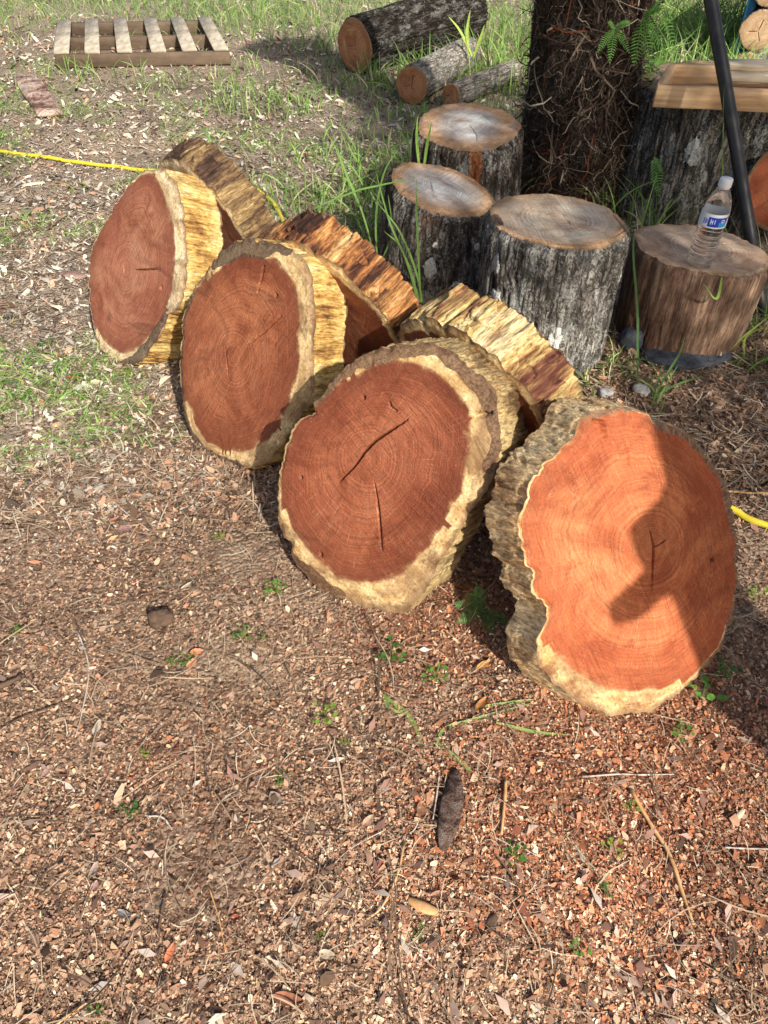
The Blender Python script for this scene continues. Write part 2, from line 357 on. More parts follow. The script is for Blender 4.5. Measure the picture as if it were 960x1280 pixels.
# ------------------------------------------------------------------ wood: faces, flanks
TAU = 2 * math.pi
def polar(pts, th):
    a = np.arctan2(pts[:, 1], pts[:, 0]) % TAU; r = np.hypot(pts[:, 0], pts[:, 1]); i = np.argsort(a); a, r = a[i], r[i]
    return np.interp(th, np.concatenate([a - TAU, a, a + TAU]), np.concatenate([r, r, r]))
def face_mesh(name, Rr, Hr, nr, mat, parent, loc, z0=0.0, up=True, cracks=(), stains=(), tilt=(0, 0), relief=.0008, seed=0, holes=(), edgedrop=.006):
    na = len(Rr); th = np.arange(na) * TAU / na
    fr = np.linspace(0.004, 1, nr)
    r = fr[:, None] * Rr[None]; x = r * np.cos(th); y = r * np.sin(th)
    H = np.minimum(Hr, Rr * .985)
    h0 = r / H; wv_ = sstep(.0, .85, h0); He = H.mean() * (1 - wv_) + H * wv_
    hr = np.where(r < H, np.minimum(r / He, 1), 1 + (r - H) / (Rr - H))
    z = relief * fbm(x * 60, y * 60, 0, seed, 3) + .0022 * fbm(x * 9, y * 9, 0, seed + 3, 2) - edgedrop * sstep(.93, 1, fr)[:, None] * (.6 + fbm(np.cos(th) * 14, np.sin(th) * 14, 0, seed + 5, 3))[None]
    for pl, w, dp in cracks:
        pl = np.asarray(pl, float)
        d = np.full(x.shape, 9.0); wv = np.zeros(x.shape)
        L = len(pl) - 1
        for s in range(L):
            a, b = pl[s], pl[s + 1]; ab = b - a
            t = np.clip(((x - a[0]) * ab[0] + (y - a[1]) * ab[1]) / (ab @ ab), 0, 1)
            ds = np.hypot(x - a[0] - t * ab[0], y - a[1] - t * ab[1]); g = (s + t) / L
            ww = w * (1 - np.abs(2 * g - 1) ** 1.6 * .75)
            upd = ds < d; d = np.where(upd, ds, d); wv = np.where(upd, ww, wv)
        d = d + .0006 * vnoise(x * 160, y * 160, 0, seed + 8)
        z = z - dp * sstep(wv, wv * .35, d)
    for hx, hy, hrad, dp in holes:
        z = z - dp * sstep(hrad, hrad * .55, np.hypot(x - hx, y - hy) + .15 * hrad * vnoise(x * 300, y * 300, 0, 3))
    st = np.zeros(x.shape)
    wx = .012 * fbm(x * 28, y * 28, 0, seed + 61, 4); wy = .012 * fbm(x * 28, y * 28, 5, seed + 62, 4)
    for s_ in stains:
        if not isinstance(s_[0], (tuple, list)): s_ = [s_, s_]
        for (ax_, ay_, ar_), (bx_, by_, br_) in zip(s_[:-1], s_[1:]):
            dx_, dy_ = bx_ - ax_, by_ - ay_; t = np.clip(((x + wx - ax_) * dx_ + (y + wy - ay_) * dy_) / (dx_ ** 2 + dy_ ** 2 + 1e-9), 0, 1)
            rr_ = ar_ + (br_ - ar_) * t
            st = np.maximum(st, sstep(1.25, .6, np.hypot(x + wx - ax_ - t * dx_, y + wy - ay_ - t * dy_) / rr_))
    z = z + z0 + tilt[0] * x + tilt[1] * y
    vs = np.stack([x.ravel(), y.ravel(), z.ravel()], 1)
    zc = z0 + (0 if not len(holes) else 0)
    vs = np.vstack([vs, [0, 0, z[0].mean()]])
    f = gridfaces(nr, na, True, flip=up)
    j = np.arange(na); c = np.full(na, nr * na)
    cap = np.stack([c, j, (j + 1) % na], 1) if up else np.stack([c, (j + 1) % na, j], 1)
    dv = np.stack([np.broadcast_to(np.cos(th), x.shape).ravel(), np.broadcast_to(np.sin(th), x.shape).ravel(), hr.ravel()], 1)
    at = {'hr': np.append(hr.ravel(), 0), 'dv': np.vstack([dv, [0, 0, 0]]), 'stain': np.append(st.ravel(), 0)}
    return meshobj(name, vs, [f, cap], mat, parent, True, at, loc), z[-1]
def flank_mesh(name, Rr, T, nd, mat, parent, loc, amp=.006, kf=16, zf=6, flare=0.0, seed=0, ztop=None, step=0.0, blend=.12, bot=None, lift=.1):
    """side of a slice or stump from the top outline down by T; fine ridges run along Z"""
    na = len(Rr); th = np.arange(na) * TAU / na; c, s = np.cos(th), np.sin(th)
    vv = np.linspace(0, 1, nd)[:, None]
    zt = np.zeros(na) if ztop is None else ztop
    zb = np.full(na, -T) if bot is None else bot
    z = zt[None] * (1 - vv) + zb[None] * vv
    wv = .35 * fbm(c * 3, s * 3, z * 9, seed + 70, 2); c0, s0 = c + wv * .3 + 0 * z, s + 0 * z
    ridge = .75 * fbm(c0 * kf * .6, s0 * kf * .6, z * zf * .7, seed, 5) * (1 + fbm(c * 4, s * 4, z * 4, seed + 33, 2))
    ridge = ridge - .5 * np.abs(fbm(c * kf * 2.2, s * kf * 2.2, z * zf * 1.4, seed + 9, 3))
    ridge = ridge + .45 * (1 - 2 * np.abs(vnoise(c * kf * 6, s * kf * 6, z * zf * 2, seed + 12))) * .6
    ridge = ridge - .55 * sstep(.35, .6, np.abs(vnoise(c0 * kf * 2.4, s0 * kf * 2.4, z * zf * 1.2, seed + 41)))
    if step: ridge = ridge + step * np.round(1.6 * fbm(c * kf * .35, s * kf * .35, z * zf * 2.2, seed + 4, 2))
    ridge = ridge - ridge.mean() + lift
    b = sstep(0, blend, vv)
    r = Rr[None] + amp * ridge * b + flare * vv ** 1.2 * Rr[None]
    vs = np.stack([(r * c).ravel(), (r * s).ravel(), (z + amp * .25 * b * vnoise(c * 30, s * 30, z * 40, seed)).ravel()], 1)
    o = meshobj(name, vs, gridfaces(nd, na, True, flip=False), mat, parent, True, None, loc)
    return o, r, z

def pts(s, x0, y0, k): return [(x0 + float(a) / k, y0 + float(b) / k) for a, b in (t.split(',') for t in s.split())]
def wood_slice(label, az, el, T, outline, heart, pith, mats, cracks=(), stains=(), holes=(), amp=.006, jag=.0042, seed=0, na=448, nr=112, flare=0.0, step=.3, kf=16):
    az, el = R(az), R(el)
    n = np.array([math.sin(az) * math.cos(el), -math.cos(az) * math.cos(el), math.sin(el)])
    u = np.cross([0, 0, 1.0], n); u /= np.linalg.norm(u); v = np.cross(n, u)
    best = None
    for q in outline:
        P0 = G(*q); k = (P0 - CC) @ n
        Q = np.array([CC + ray(*w) * (k / (ray(*w) @ n)) for w in outline])
        if best is None or Q[:, 2].min() > best[1] - 1e-9 and Q[:, 2].min() > -1e-6: best = (P0, Q[:, 2].min(), k)
    P0, _, k = best
    P0 = P0 + np.array([0, 0, .0])
    def loc(q):
        d = ray(*q); P = CC + d * (k / (d @ n)) - O; return np.array([P @ u, P @ v])
    O = np.zeros(3); d = ray(*pith); O = CC + d * (k / (d @ n))
    root = empty('wood_slice', None, label, 'wood slice', 'thick slices of red heartwood set on edge in a row', mat=frame(P0, u, v, n))
    off = (float((O - P0) @ u), float((O - P0) @ v), 0)
    th = np.arange(na) * TAU / na
    Rr = polar(np.array([loc(q) for q in outline]), th)
    ker = np.array([1, 3, 4, 3, 1.]); ker /= ker.sum(); ws = lambda a: sum(np.roll(a, i - 2) * ker[i] for i in range(5))
    Rr = ws(ws(Rr)) + jag * 1.3 * fbm(np.cos(th) * 9, np.sin(th) * 9, 0, seed + 31, 3) + jag * .8 * vnoise(np.cos(th) * 26, np.sin(th) * 26, 0, seed + 35)
    Rr = Rr - jag * 1.4 * sstep(.25, .45, vnoise(np.cos(th) * 15, np.sin(th) * 15, 0, seed + 38)) * sstep(-.2, .3, vnoise(np.cos(th) * 3, np.sin(th) * 3, 0, seed + 39))
    Hr = ws(ws(polar(np.array([loc(q) for q in heart]), th))); Hr = np.where((Rr - Hr) < .03, Hr + (Rr - Hr) * .55 * (1 + .5 * fbm(np.cos(th) * 5, np.sin(th) * 5, 0, seed + 44, 3)), Hr + .006 * fbm(np.cos(th) * 7, np.sin(th) * 7, 0, seed + 45, 3))
    cr = [([loc(q) for q in pl], w, .016) for pl, w in cracks]
    ppm = .0017
    stn = [[(*loc((x, y)), r_ * ppm) for x, y, r_ in pl_] for pl_ in stains]
    hl = [(*loc((x, y)), r_, .012) for x, y, r_ in holes]
    fo, ze = face_mesh('cut_face', Rr, Hr, nr, mats[0], root, off, cracks=cr, stains=stn, holes=hl, seed=seed)
    ro, r, z = flank_mesh('rim', Rr, T, 30, mats[1], root, off, amp, kf, 7, flare, seed, ztop=ze, step=step)
    face_mesh('back_face', r[-1], Hr, 14, mats[0], root, off, z0=-T, up=False, seed=seed + 2)
    return root, u, v, n, loc

CUT_A = mat_cut('cut_face_bright', (.36, .08, .027), (.52, .165, .06), (.5, .2, .08), (.6, .36, .14), (.88, .66, .34), stain=(.09, .055, .035), ray=.3, off=1.3)
CUT_B = mat_cut('cut_face_deep_red', (.175, .048, .023), (.285, .085, .039), (.34, .115, .053), (.5, .3, .12), (.84, .64, .33), stain=(.06, .034, .02), off=3.7, ray=.3)
CUT_C = mat_cut('cut_face_orange_brown', (.19, .055, .026), (.31, .102, .047), (.36, .135, .06), (.58, .38, .17), (.88, .68, .36), off=5.1, ray=.15)
CUT_D = mat_cut('cut_face_brown', (.23, .076, .044), (.35, .135, .078), (.38, .185, .105), (.66, .5, .28), (.88, .75, .48), off=8.2, ray=.15)
RIM_A = mat_rim('rim_tan', [(.4, .23, .11), (.74, .48, .24), (.88, .61, .32), (.92, .68, .37), (.92, .72, .42)], 7, 2.1, dk=.25, dark=(.12, .06, .03))
RIM_B = mat_rim('rim_golden', [(.14, .08, .035), (.34, .22, .1), (.5, .35, .16), (.6, .44, .21)], 6, 4.4, dk=.35)
RIM_C = mat_rim('rim_yellow', [(.22, .1, .035), (.58, .34, .1), (.8, .55, .2), (.84, .64, .3)], 5, 6.1, dk=.55, dark=(.2, .08, .03))
RIM_E = mat_rim('rim_weathered', [(.035, .02, .014), (.09, .05, .032), (.24, .15, .07), (.42, .29, .13)], 3.2, 9.5)
RIM_F = mat_rim('rim_orange_brown', [(.035, .015, .01), (.12, .045, .022), (.36, .15, .05), (.56, .3, .11), (.66, .42, .2)], 5, 12.2, dk=.8)
RIM_G = mat_rim('rim_pale_streaked', [(.08, .022, .016), (.22, .09, .05), (.42, .26, .1), (.66, .48, .2), (.74, .58, .32)], 6, 15.9, dk=.7, dark=(.1, .03, .02))

sA = wood_slice('bright orange slice nearest the camera, half sunlit, its tan flank facing left', 18, 33, .1,
    pts('395,65 480,50 545,60 600,100 650,105 710,145 760,195 800,255 835,320 850,400 865,500 870,590 865,680 840,760 800,850 740,915 690,955 640,1000 580,1050 520,1035 440,1050 380,1020 310,980 260,935 215,880 210,800 245,740 215,680 190,600 160,500 155,420 180,350 185,290 215,250 270,200 330,140 360,80', 590, 490, 2.595),
    pts('400,75 480,62 560,75 645,122 735,190 790,270 827,370 845,480 852,590 842,700 790,815 725,890 640,945 560,960 460,960 380,930 310,880 250,810 232,770 262,738 235,680 205,600 180,500 175,420 198,350 205,290 235,250 290,205 345,145 375,100', 590, 490, 2.595),
    (815, 684), (CUT_A, RIM_A),
    cracks=[(pts('578,450 590,500 588,560 584,650', 590, 490, 2.595), .0034), (pts('592,505 612,492 630,480', 590, 490, 2.595), .0016), (pts('388,75 400,92 425,98 428,130 436,160', 590, 490, 2.595), .004),
            (pts('505,180 507,250', 590, 490, 2.595), .0014), (pts('330,556 372,558', 590, 490, 2.595), .0013), (pts('310,250 325,290 350,330', 590, 490, 2.595), .0014)],
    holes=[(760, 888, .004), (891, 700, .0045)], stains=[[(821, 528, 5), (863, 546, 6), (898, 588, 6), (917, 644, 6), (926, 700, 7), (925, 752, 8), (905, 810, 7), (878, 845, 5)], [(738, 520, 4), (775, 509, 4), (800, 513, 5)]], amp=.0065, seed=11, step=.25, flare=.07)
sB = wood_slice('large dark red slice with a long black diagonal crack, left of the bright orange one', -30, 25, .16,
    pts('470,135 430,145 340,155 270,190 220,225 170,290 140,340 90,380 60,440 45,520 40,600 50,700 75,720 85,780 130,830 175,870 250,895 330,920 420,925 465,870 510,780 560,700 600,640 640,580 665,530 690,460 690,400 685,340 680,280 650,250 600,210 560,175 510,145', 330, 370, 2.341),
    pts('380,195 450,200 520,240 570,290 595,340 600,400 590,480 575,560 545,620 500,700 440,770 380,815 300,835 220,820 150,760 100,700 70,640 60,540 70,450 120,370 180,320 240,260 300,215', 330, 370, 2.341),
    (458, 572), (CUT_B, RIM_B),
    cracks=[(pts('420,362 370,395 330,420 295,455 265,500 220,545', 330, 370, 2.341), .0045), (pts('322,540 332,600 338,660 345,745', 330, 370, 2.341), .0036), (pts('366,305 372,325 400,345', 330, 370, 2.341), .0016),
            (pts('595,362 625,350 668,342', 330, 370, 2.341), .006)],
    stains=[[(395, 503, 6), (424, 468, 7), (446, 453, 8), (500, 437, 9), (548, 437, 11), (588, 466, 10), (612, 498, 9), (620, 545, 8), (612, 585, 6)], [(358, 690, 8), (366, 706, 16), (384, 722, 20), (404, 737, 13), (425, 742, 5)], [(350, 660, 5), (352, 690, 7)]], holes=[(401, 693, .006), (377, 597, .004), (455, 497, .005)], amp=.01, seed=23, flare=.01)
sC = wood_slice('brown slice with a dark grey bark patch on top and a sunlit yellow flank', -40, 25, .115,
    pts('380,95 460,110 520,115 600,150 670,210 700,300 705,400 710,550 700,650 715,760 690,850 650,930 590,1010 540,1080 480,1140 370,1170 330,1140 260,1110 190,1085 130,980 100,900 90,780 90,650 100,540 110,450 130,390 190,280 235,220 280,160 330,115', 200, 270, 3.692),
    pts('280,250 380,180 450,195 530,200 580,260 620,330 635,430 630,560 640,680 615,780 575,880 550,970 480,1040 380,1080 280,1070 200,1020 150,900 110,800 100,650 110,500 150,400 210,320', 200, 270, 3.692),
    (291, 448), (CUT_C, RIM_C),
    cracks=[(pts('385,610 470,545 560,460', 200, 270, 3.692), .003), (pts('482,215 470,290 452,350', 200, 270, 3.692), .0022), (pts('300,600 310,680 316,755', 200, 270, 3.692), .002)],
    stains=[[(268, 330, 10), (284, 312, 17), (304, 304, 22), (325, 308, 20), (345, 306, 14), (360, 312, 7)], [(238, 372, 4), (229, 400, 3), (226, 460, 3), (228, 510, 4), (240, 545, 6), (268, 572, 6), (300, 585, 7)]], holes=[(345.5, 369, .0045), (319, 573, .006)], amp=.006, seed=37)
sD = wood_slice('brown slice at the far left of the row, pale sapwood along its right edge', -42, 27, .135,
    pts('400,170 330,190 290,230 240,290 190,370 150,440 115,520 100,600 105,700 115,800 130,880 150,950 210,1000 270,1020 330,1000 370,940 410,890 440,800 490,770 510,720 525,600 520,500 520,420 500,310 490,240 440,185', 80, 160, 3.4286),
    pts('320,230 380,200 410,250 440,340 465,420 475,520 470,620 460,700 430,780 400,830 360,890 330,930 250,960 190,930 150,870 120,780 105,680 115,560 150,450 200,350 260,270', 80, 160, 3.4286),
    (156, 336), (CUT_D, RIM_C),
    cracks=[(pts('300,607 350,606 430,602', 80, 160, 3.4286), .0032), (pts('256,585 258,620', 80, 160, 3.4286), .003)],
    stains=[[(207, 395, 6), (196, 415, 10), (184, 435, 13), (170, 452, 14), (150, 456, 8)]], holes=[(202, 360, .007), (219, 344, .004)], amp=.006, seed=41)

def back_slice(label, x, y, az, el, T, a, b, rot, mats, amp, seed, step=.4):
    az, el, rot = R(az), R(el), R(rot)
    n = np.array([math.sin(az) * math.cos(el), -math.cos(az) * math.cos(el), math.sin(el)])
    u = np.cross([0, 0, 1.0], n); u /= np.linalg.norm(u); v = np.cross(n, u)
    na = 448; th = np.arange(na) * TAU / na; p = th - rot
    Rr = a * b / np.sqrt((b * np.cos(p)) ** 2 + (a * np.sin(p)) ** 2)
    Rr = Rr + .012 * fbm(np.cos(th) * 3, np.sin(th) * 3, 0, seed, 3) + .008 * fbm(np.cos(th) * 8, np.sin(th) * 8, 0, seed + 4, 4) - .009 * sstep(.2, .4, vnoise(np.cos(th) * 11, np.sin(th) * 11, 0, seed + 6)) + .003 * vnoise(np.cos(th) * 26, np.sin(th) * 26, 0, seed + 7)
    P = (Rr * np.cos(th))[:, None] * u + (Rr * np.sin(th))[:, None] * v
    z0 = min(P[:, 2].min(), (P - n * T)[:, 2].min())
    root = empty('wood_slice', None, label, 'wood slice', 'thick slices of red heartwood set on edge in a row', mat=frame((x, y, -z0), u, v, n))
    fo, ze = face_mesh('cut_face', Rr, Rr * (.88 + .04 * np.sin(th * 3)), 60, mats[0], root, (0, 0, 0), seed=seed)
    ro, r, z = flank_mesh('rim', Rr, T, 34, mats[1], root, (0, 0, 0), amp, 14, 7, 0, seed, ztop=ze, step=step * 2)
    face_mesh('back_face', r[-1], Rr * .9, 14, mats[0], root, (0, 0, 0), z0=-T, up=False, seed=seed + 2)
    return root
back_slice('slice behind the far-left one, rim weathered dark brown above and tan below', -.569, 2.342, -43, -14, .115, .24, .267, 2, (CUT_D, RIM_E), .014, 52)
back_slice('slice with an orange-brown streaked rim behind the one with the grey bark patch', -.135, 1.766, -40, -18, .105, .256, .284, 16, (CUT_C, RIM_F), .012, 63)
back_slice('slice with a pale and yellow streaked rim wedged behind the large cracked one', .205, 1.376, -49, -15, .115, .262, .27, 10, (CUT_B, RIM_G), .011, 74)

# ------------------------------------------------------------------ stumps
SOLID = []                                   # footprints kept clear of litter and grass
TOP_GREY = mat_cut('stump_top_grey', (.5, .49, .46), (.66, .65, .62), (.46, .38, .3), (.34, .19, .1), (.56, .38, .24), rings=30, ray=.5, off=2.2, rough=.85, soft=.45)
TOP_TAN = mat_cut('stump_top_tan', (.44, .32, .22), (.6, .45, .32), (.46, .4, .34), (.42, .28, .18), (.62, .45, .3), rings=30, ray=.2, off=6.6, rough=.8, soft=.45)
TOP_GOLD = mat_cut('stump_top_gold', (.56, .48, .37), (.72, .58, .4), (.46, .44, .4), (.6, .34, .17), (.78, .54, .32), rings=26, ray=.3, off=4.6, rough=.8, soft=.45)
TOP_ORANGE = mat_cut('log_end_orange', (.42, .2, .09), (.52, .27, .13), (.4, .2, .11), (.3, .15, .08), (.5, .3, .16), rings=30, ray=.2, off=3.1)
TOP_PALE = mat_cut('log_end_pale', (.5, .34, .2), (.6, .44, .27), (.56, .38, .22), (.4, .26, .15), (.6, .45, .28), rings=26, ray=.2, off=9.1)
BARK_DARK = mat_bark('bark_dark', (.032, .026, .022), (.13, .11, .092), (.33, .29, .25), .7, 1.1, tint=(.16, .07, .03))
BARK_STRIPE = mat_bark('bark_reddish_stripe', (.024, .019, .016), (.09, .072, .058), (.25, .2, .16), .6, 1.7, stripe=1.7 + .005)
BARK_GREY = mat_bark('bark_grey', (.055, .05, .043), (.26, .24, .21), (.54, .51, .46), .8, 3.2)
BARK_BIG = mat_bark('bark_rough_grey', (.034, .03, .026), (.15, .135, .115), (.38, .35, .3), .75, 5.2, zs=.14)
BARK_BROWN = mat_rim('debarked_brown', [(.085, .045, .032), (.17, .1, .068), (.27, .17, .115), (.4, .28, .19)], 3.5, 7.3, zs=.06, bs=.5, dk=.4)
BARK_LOG = mat_bark('bark_log', (.01, .008, .007), (.035, .028, .022), (.11, .095, .08), .35, 8.2)
BARK_PALE = mat_bark('bark_pale_grey', (.12, .1, .08), (.4, .36, .3), (.64, .6, .53), .7, 9.2)
LICH = mat_plain('lichen', (.3, .31, .29), (.7, .71, .67), 140, .95, .1, 1, .004)

def stump(label, x, y, rx, ry, h, mats, tilt=(0, 0), flare=.06, amp=.013, kf=10, seed=0, lean=(0, 0), rot=0, hfrac=.8, cracks=(), lumps=.035, lichen=(), zbase=0.0, na=256, group='cut tree stumps standing upright', name='tree_stump', cat='tree stump', stains=(), step=0, hoff=0):
    root = empty(name, (x, y, zbase), label, cat, group); root.rotation_euler = (lean[1], lean[0], R(rot))
    SOLID.append((x, y, max(rx, ry) * (1 + flare) * .97))
    th = np.arange(na) * TAU / na; c, s = np.cos(th), np.sin(th)
    Rr = rx * ry / np.sqrt((ry * c) ** 2 + (rx * s) ** 2)
    Rr = Rr * (1 + lumps * 2.2 * fbm(c * 1.6 + seed, s * 1.6, 0, seed, 2)) + .003 * fbm(c * 16, s * 16, 0, seed + 6, 3)
    fo, ze = face_mesh('cut_top', Rr, Rr * hfrac * (1 + .06 * np.sin(th * 2 + seed)), 72, mats[0], root, (0, 0, 0), z0=h, tilt=tilt, cracks=cracks, seed=seed, stains=stains, relief=.0014)
    ro, r, z = flank_mesh('bark', Rr, h, 60, mats[1], root, (0, 0, 0), amp, kf, 2.4, flare, seed, ztop=ze, blend=.05, bot=np.full(na, -.03), step=step, lift=1.0)
    for (a0, v0, ra, rvv) in lichen:          # a crust patch: angle, height fraction from the top, half sizes
        aa = R(a0); na2, nv = 12, 9
        rim = [] ; q = np.arange(44) * TAU / 44
        jag = 1 + .3 * fbm(np.cos(q) * 1.5 + a0, np.sin(q) * 1.5, v0 * 9, seed, 2) + .3 * fbm(np.cos(q) * 6 + a0, np.sin(q) * 6, v0 * 9, seed + 1, 3)
        vs = []
        for f_, ht in ((0, .005), (.55, .0046), (.9, .004), (1.0, -.003)):
            for k_ in range(44):
                ang = aa + math.cos(q[k_]) * ra * f_ * jag[k_] / rx; fv = v0 + math.sin(q[k_]) * rvv * f_ * jag[k_] / h
                ia = int(round((ang % TAU) / TAU * na)) % na; iv = min(max(fv, 0.01), .97) * 59
                i0 = int(iv); t_ = iv - i0
                rr = r[i0, ia] * (1 - t_) + r[i0 + 1, ia] * t_ + ht; zz = z[i0, ia] * (1 - t_) + z[i0 + 1, ia] * t_
                vs.append((rr * math.cos(ang), rr * math.sin(ang), zz))
        meshobj('lichen_patch', np.array(vs), gridfaces(4, 44, True), LICH, root)
    return root
def rl(pl): return [([np.array(p) for p in q], w, .014) for q, w in pl]
stump('rearmost of three grouped stumps, grey-centred top and reddish stripe down the bark', .325, 3.07, .197, .245, .40, (TOP_GREY, BARK_STRIPE), tilt=(0, .05), flare=.14, seed=5, cracks=rl([([(0, 0), (.02, -.1), (.01, -.19)], .003), ([(0, 0), (.06, .1)], .002), ([(-.01, 0), (-.12, .03)], .0015)]), hfrac=.62, lumps=.035)
stump('dark stump tipped to the right with a sloping grey top and round white lichen spots', .20, 2.60, .178, .165, .335, (TOP_GREY, BARK_DARK), tilt=(-.22, .14), flare=.3, seed=8, amp=.012,
      lichen=[(258, .5, .022, .034), (284, .72, .024, .03), (236, .86, .02, .022), (205, .28, .010, .014), (212, .75, .012, .03), (309, .3, .012, .014), (262, .28, .01, .01)], cracks=rl([([(-.04, .03), (-.035, -.05)], .0025), ([(.1, -.02), (.16, -.07)], .002)]), hfrac=.72)
stump('large grey-barked stump in front with a flat golden top', .503, 2.13, .202, .19, .425, (TOP_GOLD, BARK_GREY), tilt=(-.06, 0), flare=-.04, seed=13, amp=.012, kf=13,
      lichen=[(213, .2, .016, .028), (215, .42, .022, .026), (330, .26, .012, .02), (270, .6, .02, .04), (250, .74, .018, .03)], cracks=rl([([(-.19, .0), (-.175, -.06), (-.14, -.1)], .004), ([(.02, .04), (.03, -.05)], .0022), ([(.17, .06), (.185, -.05), (.15, -.1)], .0035)]), hfrac=.86, stains=[[(-.19, -.02, .02), (-.18, -.06, .016)]])
stump('huge rough grey stump behind the water bottle, carrying the wooden frame', 1.40, 3.36, .36, .34, .475, (TOP_TAN, BARK_BIG), flare=.07, seed=17, amp=.016, kf=12, lichen=[(238, .33, .03, .045), (262, .66, .012, .015), (282, .5, .02, .03)], na=320)
stump('smooth reddish brown debarked stump with the water bottle on its top', .985, 2.215, .212, .178, .27, (TOP_TAN, BARK_BROWN), tilt=(-.06, .0), flare=-.05, seed=19, amp=.005, kf=6, zbase=.028, rot=-6, lumps=.05, hfrac=.93, cracks=rl([([(-.02, .06), (.06, .04), (.12, .06)], .002), ([(.05, -.1), (.12, -.13)], .0025)]))
stump('small reddish stump half hidden behind the root-covered trunk', .70, 3.62, .105, .1, .13, (TOP_ORANGE, BARK_DARK), seed=29, na=128)

# ------------------------------------------------------------------ logs lying down
def log(label, p0, p1, r0, r1, mats, seed=0, amp=.01, group='logs lying on the ground', cat='log', kf=10, hf=.92, oval=1.0):
    p0, p1 = np.array(p0, float), np.array(p1, float); n = p0 - p1; L = np.linalg.norm(n); n /= L
    u = np.cross([0, 0, 1.0], n); u /= np.linalg.norm(u); v = np.cross(n, u)
    base = p0.copy(); base[2] = 0
    root = empty('log', None, label, cat, group, mat=frame(base, u, v, n))
    off = Vector(((p0 - base) @ u, (p0 - base) @ v, (p0 - base) @ n))
    na = 160; th = np.arange(na) * TAU / na; c, s = np.cos(th), np.sin(th)
    Rr = r0 * (1 + .05 * fbm(c * 1.5, s * 1.5, 0, seed, 2)) * np.sqrt((c) ** 2 + (s * oval) ** 2)
    fo, ze = face_mesh('cut_end', Rr, Rr * hf, 40, mats[0], root, off, seed=seed, cracks=[([np.array((0, 0)), np.array((r0 * .1, r0 * .55))], .004, .012), ([np.array((0, 0)), np.array((-r0 * .55, -r0 * .1))], .0035, .012), ([np.array((0, 0)), np.array((r0 * .2, -r0 * .5))], .003, .012)])
    ro, r, z = flank_mesh('bark', Rr, L, 70, mats[1], root, off, amp, kf, 2.0, (r1 - r0) / r0, seed, ztop=ze, blend=.02)
    face_mesh('back_end', r[-1], r[-1] * hf, 12, mats[0], root, off, z0=-L, up=False, seed=seed)
    m = (p0 + p1) / 2
    for t in np.linspace(0, 1, 7): q = p0 + (p1 - p0) * t; SOLID.append((q[0], q[1], r0 * .8))
    return root
log('thick black-barked log lying in the grass with its orange sawn end towards the camera', (-.19, 5.5, .15), (.60, 6.35, .185), .155, .185, (TOP_ORANGE, BARK_LOG), 3, .016)
log('short grey log, left and thicker one of the pair before the big log', (.16, 4.82, .095), (.55, 5.6, .09), .1, .092, (TOP_ORANGE, BARK_PALE), 6, .008)
log('thinner grey log, right one of the pair before the thick log', (.385, 4.74, .062), (.82, 5.27, .062), .062, .06, (TOP_ORANGE, BARK_PALE), 9, .006)
log('red-orange sawn log leaning upright behind the black pole at the right edge', (1.49, 2.78, .27), (1.62, 3.02, .16), .155, .15, (mat_cut('log_end_red', (.4, .1, .04), (.5, .16, .06), (.46, .14, .06), (.3, .14, .07), (.4, .2, .1), off=5.5), BARK_BROWN), 12, .005)
for i, (zz, lab) in enumerate(((.12, 'lowest'), (.33, 'second'), (.545, 'third'))):
    log('round pale log end in the stack at the top right corner, %s from the ground' % lab, (2.15 + .01 * i, 5.0, zz), (2.86, 6.6, zz), .102, .1, (TOP_PALE, BARK_PALE), 20 + i, .004, 'pale logs stacked at the top right')
BLUE = mat_plain('blue_plastic', (.02, .14, .3), (.03, .22, .42), 8, .5, .4)
vs, fs = box_mesh(.6, .05, .66, .01, .008, 3, 6)
o = meshobj('blue_tarp', vs, fs, BLUE); o.location = (2.235, 5.36, .0); o.rotation_euler = (0, 0, R(66))
tag(o, 'bright blue tarp bundle showing between the stacked log ends', 'tarp')

# ------------------------------------------------------------------ wooden frame on the big stump
BOARD = mat_plain('sawn_board', (.4, .23, .11), (.76, .53, .31), 28, .75, .3, .5, .002, (.12, 2, 2))
PALEW = mat_plain('pale_split_wood', (.42, .32, .21), (.82, .72, .55), 26, .8, .25, .7, .003, (.15, 3, 3))
zt = .482
A0 = G(822, 107, zt + .072); A1 = G(962, 113, zt + .072)
dx = A1 - A0; ang = math.atan2(dx[1], dx[0])
fr_root = empty('wooden_frame', (A0[0], A0[1], zt), 'open rectangular frame of sawn boards lying on the huge grey stump', 'frame'); fr_root.rotation_euler = (0, 0, ang)
def child_box(name, s, loc, rz, mat, par, seed=1, bev=.003, wob=.002):
    vs, fs = box_mesh(*s, bev, wob, seed, 5); o = meshobj(name, vs, fs, mat, par, False); o.location = loc; o.rotation_euler = (0, 0, rz); return o
child_box('board', (.62, .03, .072), (.31, .015, 0), 0, BOARD, fr_root, 2)
child_box('board', (.30, .028, .07), (.055, .185, 0), R(76), BOARD, fr_root, 3)
child_box('board', (.56, .028, .068), (.38, .345, 0), R(2), BOARD, fr_root, 4)
pw = empty('split_plank', (A0[0] + .26, A0[1] + .09, zt + .0745), 'pale split plank resting across the right side of the wooden frame', 'plank')
pw.rotation_euler = (0, 0, ang + R(3))
child_box('lower_slab', (.4, .11, .028), (.2, 0, 0), 0, PALEW, pw, 5, .004, .003)
child_box('upper_slab', (.39, .09, .022), (.205, .022, .0285), 0, PALEW, pw, 6, .004, .004)

